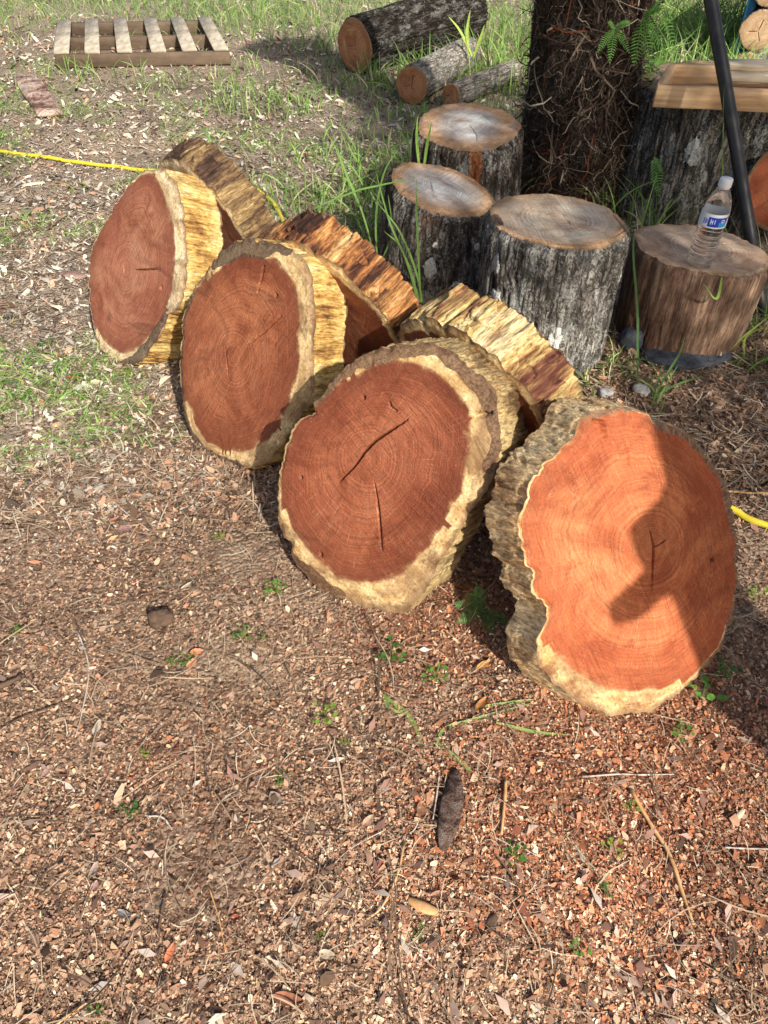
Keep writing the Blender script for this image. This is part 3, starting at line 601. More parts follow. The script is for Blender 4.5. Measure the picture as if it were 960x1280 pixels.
# ------------------------------------------------------------------ black pole
P0 = G(958, 398); P1 = AY(888, 0, 2.95); d = P1 - P0; P1 = P0 + d * 1.35
n = NT('black_pipe', .35, .5); n.color(n.ramp(n.noise(n.obj(), 30, 4), [(.3, (.008, .008, .009)), (.7, (.03, .028, .026))]))
pole = empty('black_pole', tuple(P0), 'thin black metal pole leaning up past the water bottle', 'pole')
vs, fs = tube_mesh(catmull([(0, 0, -.02), tuple((P1 - P0) * .5), tuple(P1 - P0)], 12), .0215, 16)
meshobj('pipe', vs, fs, n.m, pole)
dd = (P1 - P0) / np.linalg.norm(P1 - P0)
vs, fs = tube_mesh([dd * 1.48, dd * 1.52], .0245, 16); meshobj('collar', vs, fs, n.m, pole)

# ------------------------------------------------------------------ grey blocks, stones
GREYB = mat_plain('blue_grey_concrete', (.02, .024, .032), (.085, .095, .115), 40, .85, .2, .8, .004)
def rock(name, label, cat, loc, s, mat, seed, rz=0, group=None, flat=.25):
    nu, nv = 22, 15; ph = np.linspace(0.05, math.pi - .05, nv)[:, None]; th = (np.arange(nu) * TAU / nu)[None]
    x = np.sin(ph) * np.cos(th); y = np.sin(ph) * np.sin(th); z = np.cos(ph) + 0 * th
    q = np.sign(x) * np.abs(x) ** .8; w = np.sign(y) * np.abs(y) ** .8; e = np.sign(z) * np.abs(z) ** .7
    k = 1 + flat * fbm(x * 1.6 + seed, y * 1.6, z * 1.6, seed, 3)
    vs = np.stack([(q * k * s[0]).ravel(), (w * k * s[1]).ravel(), ((e * k + .75) * s[2]).ravel()], 1)
    vs = np.vstack([vs, vs[:nu].mean(0), vs[-nu:].mean(0)]); j = np.arange(nu)
    f = [gridfaces(nv, nu, True, True), np.stack([np.full(nu, nu * nv), j, (j + 1) % nu], 1), np.stack([np.full(nu, nu * nv + 1), (nv - 1) * nu + (j + 1) % nu, (nv - 1) * nu + j], 1)]
    o = meshobj(name, vs, f, mat); o.location = loc; o.rotation_euler = (0, 0, rz); return tag(o, label, cat, group)
p = G(862, 452); rock('concrete_block', 'flat blue-grey concrete piece under the front edge of the bottle stump', 'concrete block', (p[0] + .0, p[1] + .05, -.012), (.15, .1, .022), GREYB, 3, .2)
p = G(790, 436); rock('concrete_block', 'tilted blue-grey concrete wedge between the grey stump and the bottle stump', 'concrete block', (p[0], p[1] + .02, -.01), (.045, .04, .045), GREYB, 8, .9)
STONE = mat_plain('pale_stone', (.3, .3, .28), (.68, .68, .64), 60, .8, .3, .9, .004)
p = G(801, 490); rock('stone', 'small white stone on the ground in front of the bottle stump', 'stone', (p[0], p[1], -.004), (.026, .019, .016), STONE, 5, -.5)
p = G(757, 493); rock('stone', 'small dull grey stone left of the white stone', 'stone', (p[0], p[1], -.004), (.022, .018, .014), mat_plain('grey_stone', (.16, .16, .16), (.42, .42, .43), 60, .85, .3, .9, .004), 9, .3)

# ------------------------------------------------------------------ water bottle
bx, by, bz = G(871, 335, .287)
bot = empty('water_bottle', (bx, by, .289), 'clear plastic water bottle with white cap and blue label on the brown stump', 'bottle')
bot.rotation_euler = (0, R(1.5), R(0))
prof = [(0, .004), (.02, .0), (.032, .002), (.0365, .012)]
zz = .02
for i in range(7):
    prof += [(.0335, zz), (.0372, zz + .0055), (.0372, zz + .009)]; zz += .0145
prof += [(.0355, .126), (.0378, .13), (.0378, .172), (.0372, .178), (.0335, .196), (.026, .215), (.018, .229), (.0135, .236), (.0125, .25)]
prof = np.array(prof); K = 40
def lathe(prof, K=40):
    a = np.arange(K) * TAU / K; prof = np.asarray(prof)
    vs = np.stack([(prof[:, :1] * np.cos(a)).ravel(), (prof[:, :1] * np.sin(a)).ravel(), np.repeat(prof[:, 1], K)], 1)
    return vs, gridfaces(len(prof), K, True)
g = NT('clear_plastic', .04, .5); g.b.inputs['Transmission Weight'].default_value = 1; g.b.inputs['IOR'].default_value = 1.38; g.b.inputs['Base Color'].default_value = (.97, .985, 1, 1)
pf = [prof[0]]
for i in range(len(prof) - 1): pf += [prof[i] * .5 + prof[i + 1] * .5, prof[i + 1]]
vs, fs = lathe(np.vstack([[(.0003, .004)], pf[1:], [(.0003, .25)]]), K); meshobj('bottle_body', vs, fs, g.m, bot)
cap = mat_plain('white_cap', (.75, .76, .78), (.85, .85, .86), 10, .4, .5, .05)
a = np.arange(80) * TAU / 80; rr = .0172 + .0007 * (np.arange(80) % 2)
vs = np.concatenate([np.stack([rr * np.cos(a), rr * np.sin(a), np.full(80, z_)], 1) for z_ in (.237, .256)] + [np.stack([.0155 * np.cos(a), .0155 * np.sin(a), np.full(80, .259)], 1), np.stack([.0005 * np.cos(a), .0005 * np.sin(a), np.full(80, .259)], 1)])
meshobj('cap', vs, gridfaces(4, 80, True), cap, bot)
vs, fs = lathe([(.0125, .231), (.0155, .232), (.0155, .2355), (.0125, .2362)]); meshobj('neck_ring', vs, fs, cap, bot)
def band(name, a0, a1, z0, z1, r, mat, par=None, k=24):
    a = np.linspace(R(a0), R(a1), k); vs = np.vstack([np.stack([r * np.cos(a), r * np.sin(a), np.full(k, z)], 1) for z in (z0, z1)])
    return meshobj(name, vs, gridfaces(2, k), mat, par or bot)
flat = lambda nm, c: (lambda q: (q.color(q.mix(q.noise(q.obj(), 30, 2), c, tuple(min(1, v * 1.15 + .01) for v in c))), q.m)[1])(NT(nm, .35, .5))
WH, BL, CY, DK = flat('label_white', (.8, .82, .84)), flat('label_blue', (.012, .06, .5)), flat('label_cyan', (.03, .32, .68)), flat('label_dark', (.02, .02, .025))
band('label', 0, 360, .132, .171, .0381, WH, k=60)
band('blue_panel', 228, 312, .1365, .163, .0384, BL); band('cyan_panel', 274, 311, .138, .1505, .0387, CY)
band('dark_panel', 314, 345, .158, .167, .0385, DK); band('white_line', 318, 338, .161, .1635, .0388, WH)
for a0, z0, z1 in ((208, .142, .158), (216, .142, .158), (222, .145, .155)): band('blue_mark', a0, a0 + 3.5, z0, z1, .0384, BL, k=4)
for a0, a1, z0, z1 in ((238, 241, .143, .158), (246, 249, .144, .156), (241, 246, .149, .152), (255, 258, .145, .157)): band('white_mark', a0, a1, z0, z1, .0388, WH, k=4)
a = np.arange(20) * TAU / 20
vs = np.vstack([np.stack([.0389 * np.cos(R(290) + np.cos(a) * q / .038), .0389 * np.sin(R(290) + np.cos(a) * q / .038), .1535 + np.sin(a) * q], 1) for q in (.0052, .003)])
meshobj('ring_emblem', vs, gridfaces(2, 20, True), WH, bot)

# ------------------------------------------------------------------ pallet
PW = mat_plain('pallet_wood', (.2, .165, .12), (.56, .5, .4), 22, .85, .2, .5, .002, (1, .3, 1))
PW2 = mat_plain('pallet_stringer_wood', (.05, .034, .024), (.2, .145, .1), 7, .85, .2, .5, .002, (.3, 1, 1))
pl = empty('pallet', (G(67, 65, .1)[0], G(67, 65, .1)[1], -.006), 'weathered grey wooden pallet lying flat at the top left', 'pallet'); pl.rotation_euler = (0, 0, R(5))
Lx, Ly = 1.14, 1.0
sh = math.tan(R(-11))
for k in (0, .5, 1): 
    yy = .02 + k * (Ly - .04); child_box('stringer', (Lx, .04, .076), (Lx / 2 - .02 * k + sh * yy * 0 - .0 + sh * yy, yy, .012), 0, PW2, pl, 7 + int(k * 4), .003, .003)
for i, xx in enumerate((.05, .25, .455, .68, .885, 1.085)):
    vs, fs = box_mesh(.098 if i else .1, Ly, .018, .003, .003, 20 + i)
    vs[:, 0] += vs[:, 1] * sh + random.uniform(-.006, .006)
    o = meshobj('slat', vs, fs, PW, pl, False); o.location = (xx + sh * Ly / 2, Ly / 2, .089)
for yy in (.06, .5, .94): child_box('bottom_slat', (Lx, .09, .012), (Lx / 2 + sh * yy, yy, 0), 0, PW2, pl, 33, .002, .001)

# ------------------------------------------------------------------ red slab board on the ground, hose
RW = mat_rim('reddish_slab', [(.16, .08, .06), (.34, .2, .16), (.5, .34, .28), (.66, .52, .44)], 8, 3, zs=1)
q0, q1 = G(34, 102), G(66, 147); dv_ = q1 - q0; L = np.linalg.norm(dv_)
vs, fs = box_mesh(L, .15, .035, .012, .01, 5, 9)
o = meshobj('slab_board', vs, fs, RW, None, False); o.location = tuple((q0 + q1) / 2); o.rotation_euler = (0, 0, math.atan2(dv_[1], dv_[0]))
tag(o, 'short pinkish bark slab lying on bare ground below the pallet', 'board')
YEL = mat_plain('yellow_rubber', (.5, .4, .03), (.76, .62, .05), 6, .4, .5, .1)
hp = [G(-160, 180), G(-60, 186), G(0, 192.5), G(60, 200), G(120, 207), G(178, 214), G(250, 222), G(305, 233), G(333, 249), G(347, 264), G(356, 284), G(372, 318)]
hp += [np.array((.0, 2.55, 0)), np.array((.14, 2.3, 0)), np.array((.22, 1.93, 0)), np.array((.45, 1.72, 0)), np.array((.68, 1.5, 0)), G(905, 634), G(940, 652), G(985, 668), G(1100, 710)]
path = catmull([(p[0], p[1], .010) for p in hp], 150); path[:, 2] += hgt(path[:, 0], path[:, 1]) * .8 + .003
vs, fs = tube_mesh(path, .0088, 10, .05); o = meshobj('garden_hose', vs, fs, YEL)
tag(o, 'yellow garden hose running across the ground behind the wood slices', 'hose')

# ------------------------------------------------------------------ root-covered tree trunk
TX, TY = .85, 3.43
trunk = empty('root_covered_tree', (TX, TY, 0), 'tree trunk shaggy with dark hanging roots and small ferns, behind the stumps', 'tree'); SOLID.append((TX, TY, .25))
na, nd = 200, 130; TH = 4.2; th = np.arange(na) * TAU / na; vv = np.linspace(0, 1, nd)[:, None]; TH = 2.2; z = vv * TH - .05
def tr_ax(z): return -.06 * z, .0 * z
c_, s_ = np.cos(th), np.sin(th)
def tr_r(c, s, z): return (.222 - .02 * z / 4 + .03 * np.exp(-z * 5)) * (1 + .10 * fbm(c * 2, s * 2, z * 2.5, 77, 3)) + .018 * fbm(c * 8, s * 8, z * 8, 78, 4)
r = tr_r(c_, s_, z)
ROOTM = mat_bark('root_mat', (.016, .012, .009), (.06, .044, .032), (.17, .125, .088), 0, 4.1, zs=.5, tint=(.09, .025, .012))
vs = np.stack([(r * c_ + tr_ax(z)[0]).ravel(), (r * s_).ravel(), np.broadcast_to(z, r.shape).ravel()], 1)
meshobj('trunk', vs, gridfaces(nd, na, True), ROOTM, trunk)
def ribbons(P, W, col, mat, name, parent=None, nrm=None):
    """P (N,K,3) centre lines, W (N,K) half widths; flat ribbons"""
    N, K = P.shape[:2]; T = np.gradient(P, axis=1)
    up = np.broadcast_to(np.array([0, 0, 1.0]), T.shape) if nrm is None else nrm
    S = np.cross(T, up); S /= np.linalg.norm(S, axis=2)[..., None] + 1e-9
    V = np.stack([P - S * W[..., None], P + S * W[..., None]], 2).reshape(-1, 3)
    b = (np.arange(N) * K * 2)[:, None]; k = np.arange(K - 1)[None] * 2
    f = np.stack([b + k, b + k + 1, b + k + 3, b + k + 2], -1).reshape(-1, 4)
    col = np.repeat(col, K * 2, axis=0)
    return meshobj(name, V, f, mat, parent, True, {'col': col})
def rgba(c): c = np.asarray(c, float); return np.concatenate([c, np.ones((len(c), 1))], 1)
def pick(pal, n, jit=.15):
    pal = np.array(pal); w = pal[:, 3] / pal[:, 3].sum(); c = pal[RNG.choice(len(pal), n, p=w), :3]
    return rgba(np.clip(c * (1 + jit * RNG.normal(size=(n, 1))), .003, .95))
N = 6500; K = 7
a0 = RNG.uniform(0, TAU, N); z0 = RNG.uniform(0, 1.7, N); Lf = RNG.uniform(.04, .22, N)
st = RNG.normal(size=(N, 2)) * [1, .9]; st[:, 1] -= .7; st /= np.linalg.norm(st, axis=1)[:, None]
t = np.linspace(0, 1, K)[None]
wob = np.cumsum(RNG.normal(size=(N, K, 2)) * .16, axis=1)
aa = a0[:, None] + (st[:, :1] * t * Lf[:, None] + wob[..., 0] * Lf[:, None] * .5) / .23
zz = z0[:, None] + st[:, 1:] * t * Lf[:, None] + wob[..., 1] * Lf[:, None] * .5
lift = .004 + RNG.uniform(0, 1, (N, 1)) ** 4 * .075 * np.sin(t * math.pi * .9) + RNG.uniform(0, .006, (N, 1))
rr = tr_r(np.cos(aa), np.sin(aa), zz) + lift
P = np.stack([rr * np.cos(aa) + tr_ax(zz)[0], rr * np.sin(aa), np.maximum(zz, .0)], -1)
nr_ = np.stack([np.cos(aa), np.sin(aa), 0 * aa], -1)
colr = pick([(.015, .011, .008, 7), (.05, .034, .024, 4), (.14, .1, .072, 2.2), (.34, .29, .22, 1.5), (.15, .04, .018, .5)], N)
o = ribbons(P, np.broadcast_to((.0007 + .0034 * RNG.uniform(0, 1, (N, 1)) ** 3), (N, K)) * (1.2 - .7 * t), colr, M_CHIP, 'hanging_root', trunk, nr_); o['kind'] = 'stuff'
# palm-like fronds high above the picture
def frond_pts(base, az, L, droop, n, lift=.5):
    t = np.linspace(0, 1, n); h = np.array([math.cos(az), math.sin(az)])
    x = L * t * math.cos(lift); zz = L * (t * math.sin(lift) - droop * t ** 2)
    return base + np.stack([h[0] * x, h[1] * x, zz], 1)
leafc = [(.05, .11, .02, 3), (.08, .16, .03, 3), (.12, .2, .04, 1)]
for k in range(5):
    ax = frond_pts(np.array([-.13, 0, 2.1]), k * TAU / 5 + .2, .6, .6, 26, R(62))
    Ps = []; t3 = np.linspace(0, 1, 3)[None, :, None]
    T = np.gradient(ax, axis=0); T /= np.linalg.norm(T, axis=1)[:, None]; S = np.cross(T, [0, 0, 1.]); S /= np.linalg.norm(S, axis=1)[:, None]
    for sg in (-1, 1):
        dirs = (S * sg + T * .6 - np.array([0, 0, .35])); Ps.append(ax[3:, None] + t3 * dirs[3:, None] * (.22 * np.sin(np.linspace(.5, 2.8, 23)))[:, None, None])
    Ps = np.concatenate(Ps)
    ribbons(Ps, np.broadcast_to(np.array([.012, .012, .002]), (len(Ps), 3)), pick(leafc, len(Ps)), M_LEAF, 'frond', trunk)

# ------------------------------------------------------------------ ferns
def fern(label, base, fronds, seed, normal=None, col=None, group='ferns growing on trunk and stumps'):
    rg = np.random.default_rng(seed)
    root = empty('fern', tuple(base), label, 'fern', group)
    for (dx_, dy_, dz_, L, droop) in fronds:
        D = np.array([dx_, dy_, dz_], float); D /= np.linalg.norm(D)
        nF = 15; t = np.linspace(0, 1, nF)[:, None]; ax = D * t * L + np.array([0, 0, -1]) * droop * L * t ** 2
        T = np.gradient(ax, axis=0); T /= np.linalg.norm(T, axis=1)[:, None]
        S = np.cross(T, [0, -.75, .66]); S /= np.linalg.norm(S, axis=1)[:, None] + 1e-9
        w = L * .2 * np.sin(np.linspace(.35, 3.05, nF)) ** .8 + .001
        Ps = []
        for sg in (-1, 1):
            for i in range(1, nF): Ps.append(np.stack([ax[i], ax[i] + (S[i] * sg + T[i] * .35) * w[i] * .55, ax[i] + (S[i] * sg + T[i] * .45) * w[i] + rg.normal(size=3) * .001]))
        Ps.append(np.stack([ax[0], ax[7], ax[-1]]))
        Ps = np.array(Ps); W = np.tile(np.array([L * .012, L * .019, L * .003]), (len(Ps), 1)); W[-1] = [.0012, .001, .0005]
        cc = np.array(col or (.12, .3, .04)); cols = rgba(np.clip(cc * (1 + .2 * rg.normal(size=(len(Ps), 1))), 0.01, 1))
        ribbons(Ps, W, cols, M_LEAF, 'frond', root, np.broadcast_to(np.array([0, -.75, .66]), Ps.shape))
    return root
def on_trunk(px, py, r=.25):
    d = ray(px, py); best = None
    for t in np.linspace(1, 6, 900):
        P = CC + d * t
        if math.hypot(P[0] - TX - tr_ax(P[2])[0], P[1] - TY) < r: return P
    return CC + d * 3.4
fern('small bright fern cluster high on the left half of the shaggy trunk', on_trunk(768, 36), [(-.7, -.5, -.5, .08, .3), (-.1, -.6, -.7, .09, .3), (.4, -.5, .5, .08, .3), (.7, -.5, -.4, .08, .4), (-.5, -.4, .6, .06, .3)], 1)
fern('fern with two long hanging fronds on the right edge of the shaggy trunk', on_trunk(803, 22), [(-.1, -.5, -1, .14, .1), (.4, -.4, -1, .14, .1), (.9, -.3, -.5, .12, .4), (.3, -.5, .5, .1, .3)], 2)
fern('fern sprig at the very top of the frame on the trunk', on_trunk(822, 2), [(-.3, -.5, -.9, .1, .1), (.5, -.5, -.6, .13, .3), (.2, -.5, .7, .12, .4)], 3)
fern('fern clump in the middle right of the shaggy trunk, below the hanging pair', on_trunk(812, 78), [(.8, -.5, -.3, .08, .3), (.2, -.6, -.8, .08, .2), (.5, -.5, .3, .07, .3), (-.4, -.6, -.5, .06, .3)], 7)
fern('low fern sprig on the right flank of the shaggy trunk near the wooden frame', on_trunk(806, 150), [(.8, -.4, -.5, .08, .3), (.5, -.5, .2, .06, .3), (.1, -.6, -.8, .06, .2)], 8, col=(.09, .22, .04))
fern('single fern frond reaching over the corner of the wooden frame', on_trunk(812, 122, .29), [(1, -.3, .15, .17, .25)], 4)
fern('fern hanging against the bark of the huge grey stump', AY(818, 196, 3.08), [(.35, -.2, -1, .14, .05), (.7, -.2, -.8, .07, .1)], 5, col=(.1, .26, .06))
fern('lacy green fern weed in the dark gap between the two front slices', G(603, 765), [(-.8, -.5, .35, .075, .15), (-.9, .1, .5, .07, .2), (-.2, .3, .9, .08, .2), (.6, -.5, .4, .075, .2), (.2, -.9, .4, .07, .2), (-.6, .5, .7, .06, .2)], 6, col=(.07, .17, .03), group='small weeds on the ground')

# ------------------------------------------------------------------ litter
def free(x, y):
    k = np.ones(len(x), bool)
    for a, b, r in SOLID: k &= np.hypot(x - a, y - b) > r
    return k
def chips(name, x, y, L, W, col, mat=M_CHIP, tilt=.35, lift=.003, bend=.25, six=True, label=None, cat=None, shape=None):
    k = free(x, y); x, y, L, W, col = x[k], y[k], L[k], W[k], col[k]; N = len(x)
    yaw = RNG.uniform(0, TAU, N); pit = RNG.normal(0, tilt, N); rol = RNG.normal(0, tilt, N)
    D = np.stack([np.cos(yaw) * np.cos(pit), np.sin(yaw) * np.cos(pit), np.sin(pit)], 1)
    S = np.stack([-np.sin(yaw) * np.cos(rol), np.cos(yaw) * np.cos(rol), np.sin(rol)], 1)
    Nn = np.cross(D, S)
    C0 = np.stack([x, y, hgt(x, y) + lift + RNG.uniform(0, lift, N) + np.abs(np.sin(pit)) * L * .4], 1)
    sh = shape or [(-1, -.8), (-1, .8), (0, -1), (0, 1), (1, -.7), (1, .7)]
    V = []
    for i, (a, b) in enumerate(sh):
        ja = 1 + .2 * RNG.normal(size=(N, 1)); jb = 1 + .25 * RNG.normal(size=(N, 1))
        V.append(C0 + D * (a * L / 2)[:, None] * ja + S * (b * W / 2)[:, None] * jb + Nn * ((bend * L * (1 - abs(a)) * RNG.choice([-1, 1], N)))[:, None] * .5)
    V = np.stack(V, 1).reshape(-1, 3); b = (np.arange(N) * 6)[:, None]
    f = np.concatenate([b + [0, 2, 3, 1], b + [2, 4, 5, 3]])
    o = meshobj(name, V, f, mat, None, False, {'col': np.repeat(col, 6, axis=0)})
    tag(o, label, cat, None, 'stuff'); return o
def pixpos(N, x0, x1, y0, y1, pw=1.0):
    px = RNG.uniform(x0, x1, N); py = y0 + (y1 - y0) * RNG.uniform(0, 1, N) ** pw
    a = (py - 640) / FPX; ang = PITCH + np.arctan(a)
    d = np.stack([(px - 480) / FPX, np.cos(PITCH) - a * np.sin(PITCH), -np.sin(PITCH) - a * np.cos(PITCH)], 1)
    t = -CAMH / d[:, 2]; return d[:, 0] * t, d[:, 1] * t
TAN = [(.5, .35, .23, 2.4), (.37, .23, .15, 3.4), (.25, .145, .09, 3), (.14, .085, .055, 2), (.07, .045, .03, 1.3), (.6, .48, .35, .6), (.42, .22, .13, 1.5)]
RED = [(.44, .18, .085, 3), (.33, .125, .065, 3), (.21, .075, .04, 2.5), (.56, .3, .17, 1.4), (.12, .04, .025, 1.2), (.6, .42, .28, .8)]
GRY = [(.5, .46, .38, 3), (.38, .33, .27, 3), (.22, .18, .14, 2), (.52, .47, .4, 1.3), (.08, .06, .048, 1.2), (.4, .27, .2, 1)]
def mixcol(x, y):
    r_, p_, f_ = zones(x, y); n = len(x)
    a = pick(TAN, n); b = pick(RED, n); g_ = pick(GRY, n)
    left = sstep(-.25, -1.0, x + .25 * fbm(x * 2, y * 2, 0, 51, 3)) * sstep(1.0, 1.7, y); left = np.maximum(left, sstep(2.0, 2.7, y))
    a = np.where((RNG.uniform(size=n) < left * .8)[:, None], g_, a)
    c = np.where((RNG.uniform(size=n) < r_ * .68)[:, None], b, a)
    m = 1.02 + .06 * sstep(1.6, .6, y) + .5 * fbm(x * 2.6, y * 2.6, 0, 91, 4) + .2 * fbm(x * 11, y * 11, 0, 92, 2)
    c = c.copy(); c[:, :3] = np.clip(c[:, :3] * m[:, None], .003, .9); return c
x, y = pixpos(270000, -150, 1110, 560, 1400, .9); N = len(x)
bare = sstep(.12, .4, fbm(x * 3.3, y * 3.3, 0, 88, 4)); keep = RNG.uniform(size=N) > bare * .75; x, y = x[keep], y[keep]; N = len(x)
L = RNG.lognormal(math.log(.0036), .55, N) * (1 - .25 * bare[keep]); chips('wood_chips', x, y, L, L * RNG.uniform(.3, .7, N), mixcol(x, y), tilt=.26, lift=.002, label='small tan and reddish wood chips covering the foreground ground', cat='wood chips')
x, y = pixpos(120000, -150, 1110, -20, 660, 1); N = len(x); keep = RNG.uniform(size=N) < (1 - .5 * sstep(4.5, 7.5, y)) * (1 - .6 * sstep(.0, .35, fbm(x * 1.6, y * 1.6, 0, 89, 4))); x, y = x[keep], y[keep]; N = len(x)
L = RNG.lognormal(math.log(.009), .5, N) * (.6 + .3 * y); L = np.minimum(L, .05); chips('ground_litter', x, y, L, L * RNG.uniform(.15, .5, N), mixcol(x, y), label='grey and brown leaf litter and bark bits between the weeds', cat='leaf litter', lift=.004)
# dry leaves
LSH = [(-1, -.12), (-1, .12), (-.05, -1), (-.05, 1), (1, -.06), (1, .06)]
x, y = pixpos(600, -150, 1110, 300, 1380, .8); N = len(x); L = RNG.uniform(.014, .034, N)
chips('dry_leaves', x, y, L, L * .36, pick([(.42, .3, .24, 2), (.3, .17, .13, 2), (.55, .47, .4, 1.2), (.2, .11, .08, 1.4), (.5, .22, .12, .5)], N), M_DRY, .22, .005, .2, label='scattered dry brown and grey leaves on the ground', cat='leaf litter', shape=LSH)
# straw and thin twigs
def straw(name, N, region, Lr, Wr, pal, label, cat, pw=1.0, cut=None, lift=.006):
    x, y = pixpos(N, *region, pw); k = free(x, y)
    if cut is not None: k &= cut(x, y)
    x, y = x[k], y[k]; N = len(x); K = 5
    yaw = RNG.uniform(0, TAU, N); L = RNG.uniform(*Lr, N) * (.75 + .15 * y); t = np.linspace(-.5, .5, K)[None]
    cv = RNG.normal(0, .28, N)[:, None]; a = yaw[:, None] + cv * t
    X = x[:, None] + L[:, None] * t * np.cos(a); Y = y[:, None] + L[:, None] * t * np.sin(a)
    Z = hgt(X, Y) + lift + RNG.uniform(0, .008, (N, 1)) + RNG.normal(0, .12, (N, 1)) * t * L[:, None] + .002
    P = np.stack([X, Y, Z], -1); W = np.broadcast_to(RNG.uniform(*Wr, (N, 1)) * (.75 + .15 * y)[:, None], (N, K)) * (1 - .5 * np.abs(t * 2) ** 2)
    o = ribbons(P, W, pick(pal, N), M_CHIP, name); return tag(o, label, cat, None, 'stuff')
ST = [(.5, .41, .29, 2), (.38, .29, .2, 3), (.26, .18, .12, 2.5), (.12, .08, .055, 2), (.6, .52, .4, .7)]
straw('straw', 2600, (-150, 1110, 480, 1400), (.02, .075), (.0005, .0011), ST, 'thin dry straw and needles strewn over the chips', 'straw')
straw('straw', 6500, (-150, 1110, 60, 660), (.03, .11), (.0009, .0018), ST, 'dry grass stalks lying between the weeds behind', 'straw')
straw('twigs', 260, (-100, 1060, 200, 1300), (.06, .2), (.001, .002), [(.1, .07, .05, 2), (.22, .15, .1, 2), (.4, .3, .2, 1)], 'small dark twigs scattered on the ground', 'twigs', lift=.01)

# ------------------------------------------------------------------ grass
def grass(name, x, y, h, w, pal, label, lean=.6, K=5, cat='grass', mat=M_LEAF):
    k = free(x, y); x, y, h, w = x[k], y[k], h[k], w[k]; N = len(x); t = np.linspace(0, 1, K)[None]
    yaw = RNG.uniform(0, TAU, N); b = np.abs(RNG.normal(lean, .35, N)); 
    hx = np.cos(yaw)[:, None] * b[:, None] * h[:, None] * t ** 1.7; hy = np.sin(yaw)[:, None] * b[:, None] * h[:, None] * t ** 1.7
    Z = (hgt(x, y) - .003)[:, None] + h[:, None] * (t - .28 * b[:, None] * t ** 2.4)
    P = np.stack([x[:, None] + hx, y[:, None] + hy, Z], -1)
    a2 = yaw + RNG.normal(0, .8, N) ; nrm = np.broadcast_to(np.stack([np.cos(a2), np.sin(a2), 0 * a2], 1)[:, None], P.shape)
    W = w[:, None] * (1 - t ** 2.2) * (.8 + .6 * t) + .0001
    o = ribbons(P, W, pick(pal, N, .2), mat, name, None, nrm); return tag(o, label, cat, None, 'stuff')
GP = [(.17, .31, .07, 3), (.25, .4, .1, 3), (.11, .21, .05, 2), (.38, .44, .18, 1.2), (.52, .47, .3, 1)]
def clumpy(x, y, s, thr, seed): return RNG.uniform(size=len(x)) < sstep(thr - .12, thr + .2, fbm(x * s, y * s, 0, seed, 3))
# far field
x, y = pixpos(70000, -200, 1160, -110, 150, 1.0)
nearlogs = np.exp(-((x - .5) / 1.1) ** 2 - ((y - 5.9) / 1.2) ** 2)
dens = sstep(5.7, 7.4, y + .9 * fbm(x * .9, y * .9, 0, 61, 3) + .25 * x) + .4 * nearlogs + .25 * sstep(.1, .4, fbm(x * 1.7, y * 1.7, 0, 65, 3))
k = RNG.uniform(size=len(x)) < dens; x, y = x[k], y[k]
grass('grass', x, y, RNG.uniform(.03, .11, len(x)) * (1 + .5 * (fbm(x * 1.1, y * 1.1, 0, 3, 2) > .25)), RNG.uniform(.0018, .0035, len(x)), GP, 'green grass growing along the back of the yard', .6, 4)
# tall tufts
def tufts(cs, n, h, w, name='grass', label='tall grass'):
    xs, ys, hs = [], [], []
    for (px, py, sp, hh, m) in cs:
        c = G(px, py); q = int(n * m); xs.append(c[0] + RNG.normal(0, sp, q)); ys.append(c[1] + RNG.normal(0, sp, q)); hs.append(RNG.uniform(.45, 1, q) * hh)
    x, y, hh = map(np.concatenate, (xs, ys, hs))
    return grass(name, x, y, hh, RNG.uniform(w * .6, w, len(x)), GP, label, .55, 7)
tufts([(430, 265, .13, .2, 1), (455, 300, .1, .22, 1), (470, 240, .12, .24, 1), (490, 270, .08, .2, .8), (400, 250, .12, .14, .8), (380, 215, .18, .14, .9), (450, 190, .2, .16, 1), (500, 200, .12, .18, .7),
       (600, 250, .05, .16, .4), (655, 250, .06, .2, .4), (650, 160, .12, .16, .8), (505, 330, .05, .3, .15), (540, 200, .1, .18, .5)], 62, .16, .0042, label='tall grass growing left of the stumps')
tufts([(560, 110, .18, .24, 1), (470, 105, .15, .2, 1), (600, 90, .2, .3, 1), (520, 150, .12, .12, .6), (640, 110, .2, .2, 1), (650, 60, .3, .3, 1.5)], 90, .16, .005, label='long grass around the lying logs')
tufts([(870, 130, .25, .42, 1.2), (910, 120, .25, .45, 1.4), (850, 60, .3, .5, 1.5), (900, 70, .35, .5, 2), (840, 130, .1, .4, .5), (945, 150, .2, .4, 1)], 190, .16, .0055, label='dense tall grass behind the wooden frame')
tufts([(800, 250, .04, .5, .25), (815, 300, .04, .3, .4), (955, 350, .06, .3, .7), (945, 410, .05, .14, .5), (770, 460, .04, .12, .25), (815, 500, .03, .14, .14), (935, 450, .06, .12, .3), (735, 490, .04, .08, .2), (765, 280, .06, .3, .3)], 60, .16, .0035, label='grass between the stumps on the right')
# patchy low weeds on the left and middle
x, y = pixpos(42000, -150, 620, 110, 740, 1); 
edge = sstep(-.15, -.7, x + .2) * sstep(1.3, 1.9, y) + sstep(2.6, 3.0, y)
k = clumpy(x, y, 3.6, .07, 71) & (RNG.uniform(size=len(x)) < edge)
x, y = x[k], y[k]; grass('grass', x, y, RNG.uniform(.012, .04, len(x)) * (.8 + .2 * y), RNG.uniform(.0012, .0026, len(x)), GP, 'low patchy weeds among the litter on the left', 1.0, 4)
x, y = pixpos(6500, 640, 1110, 380, 620, 1); k = clumpy(x, y, 4, .28, 75); x, y = x[k], y[k]
grass('grass', x, y, RNG.uniform(.012, .035, len(x)), RNG.uniform(.001, .002, len(x)), GP, 'sparse low weeds in the shade right of the slices', 1.0, 4)

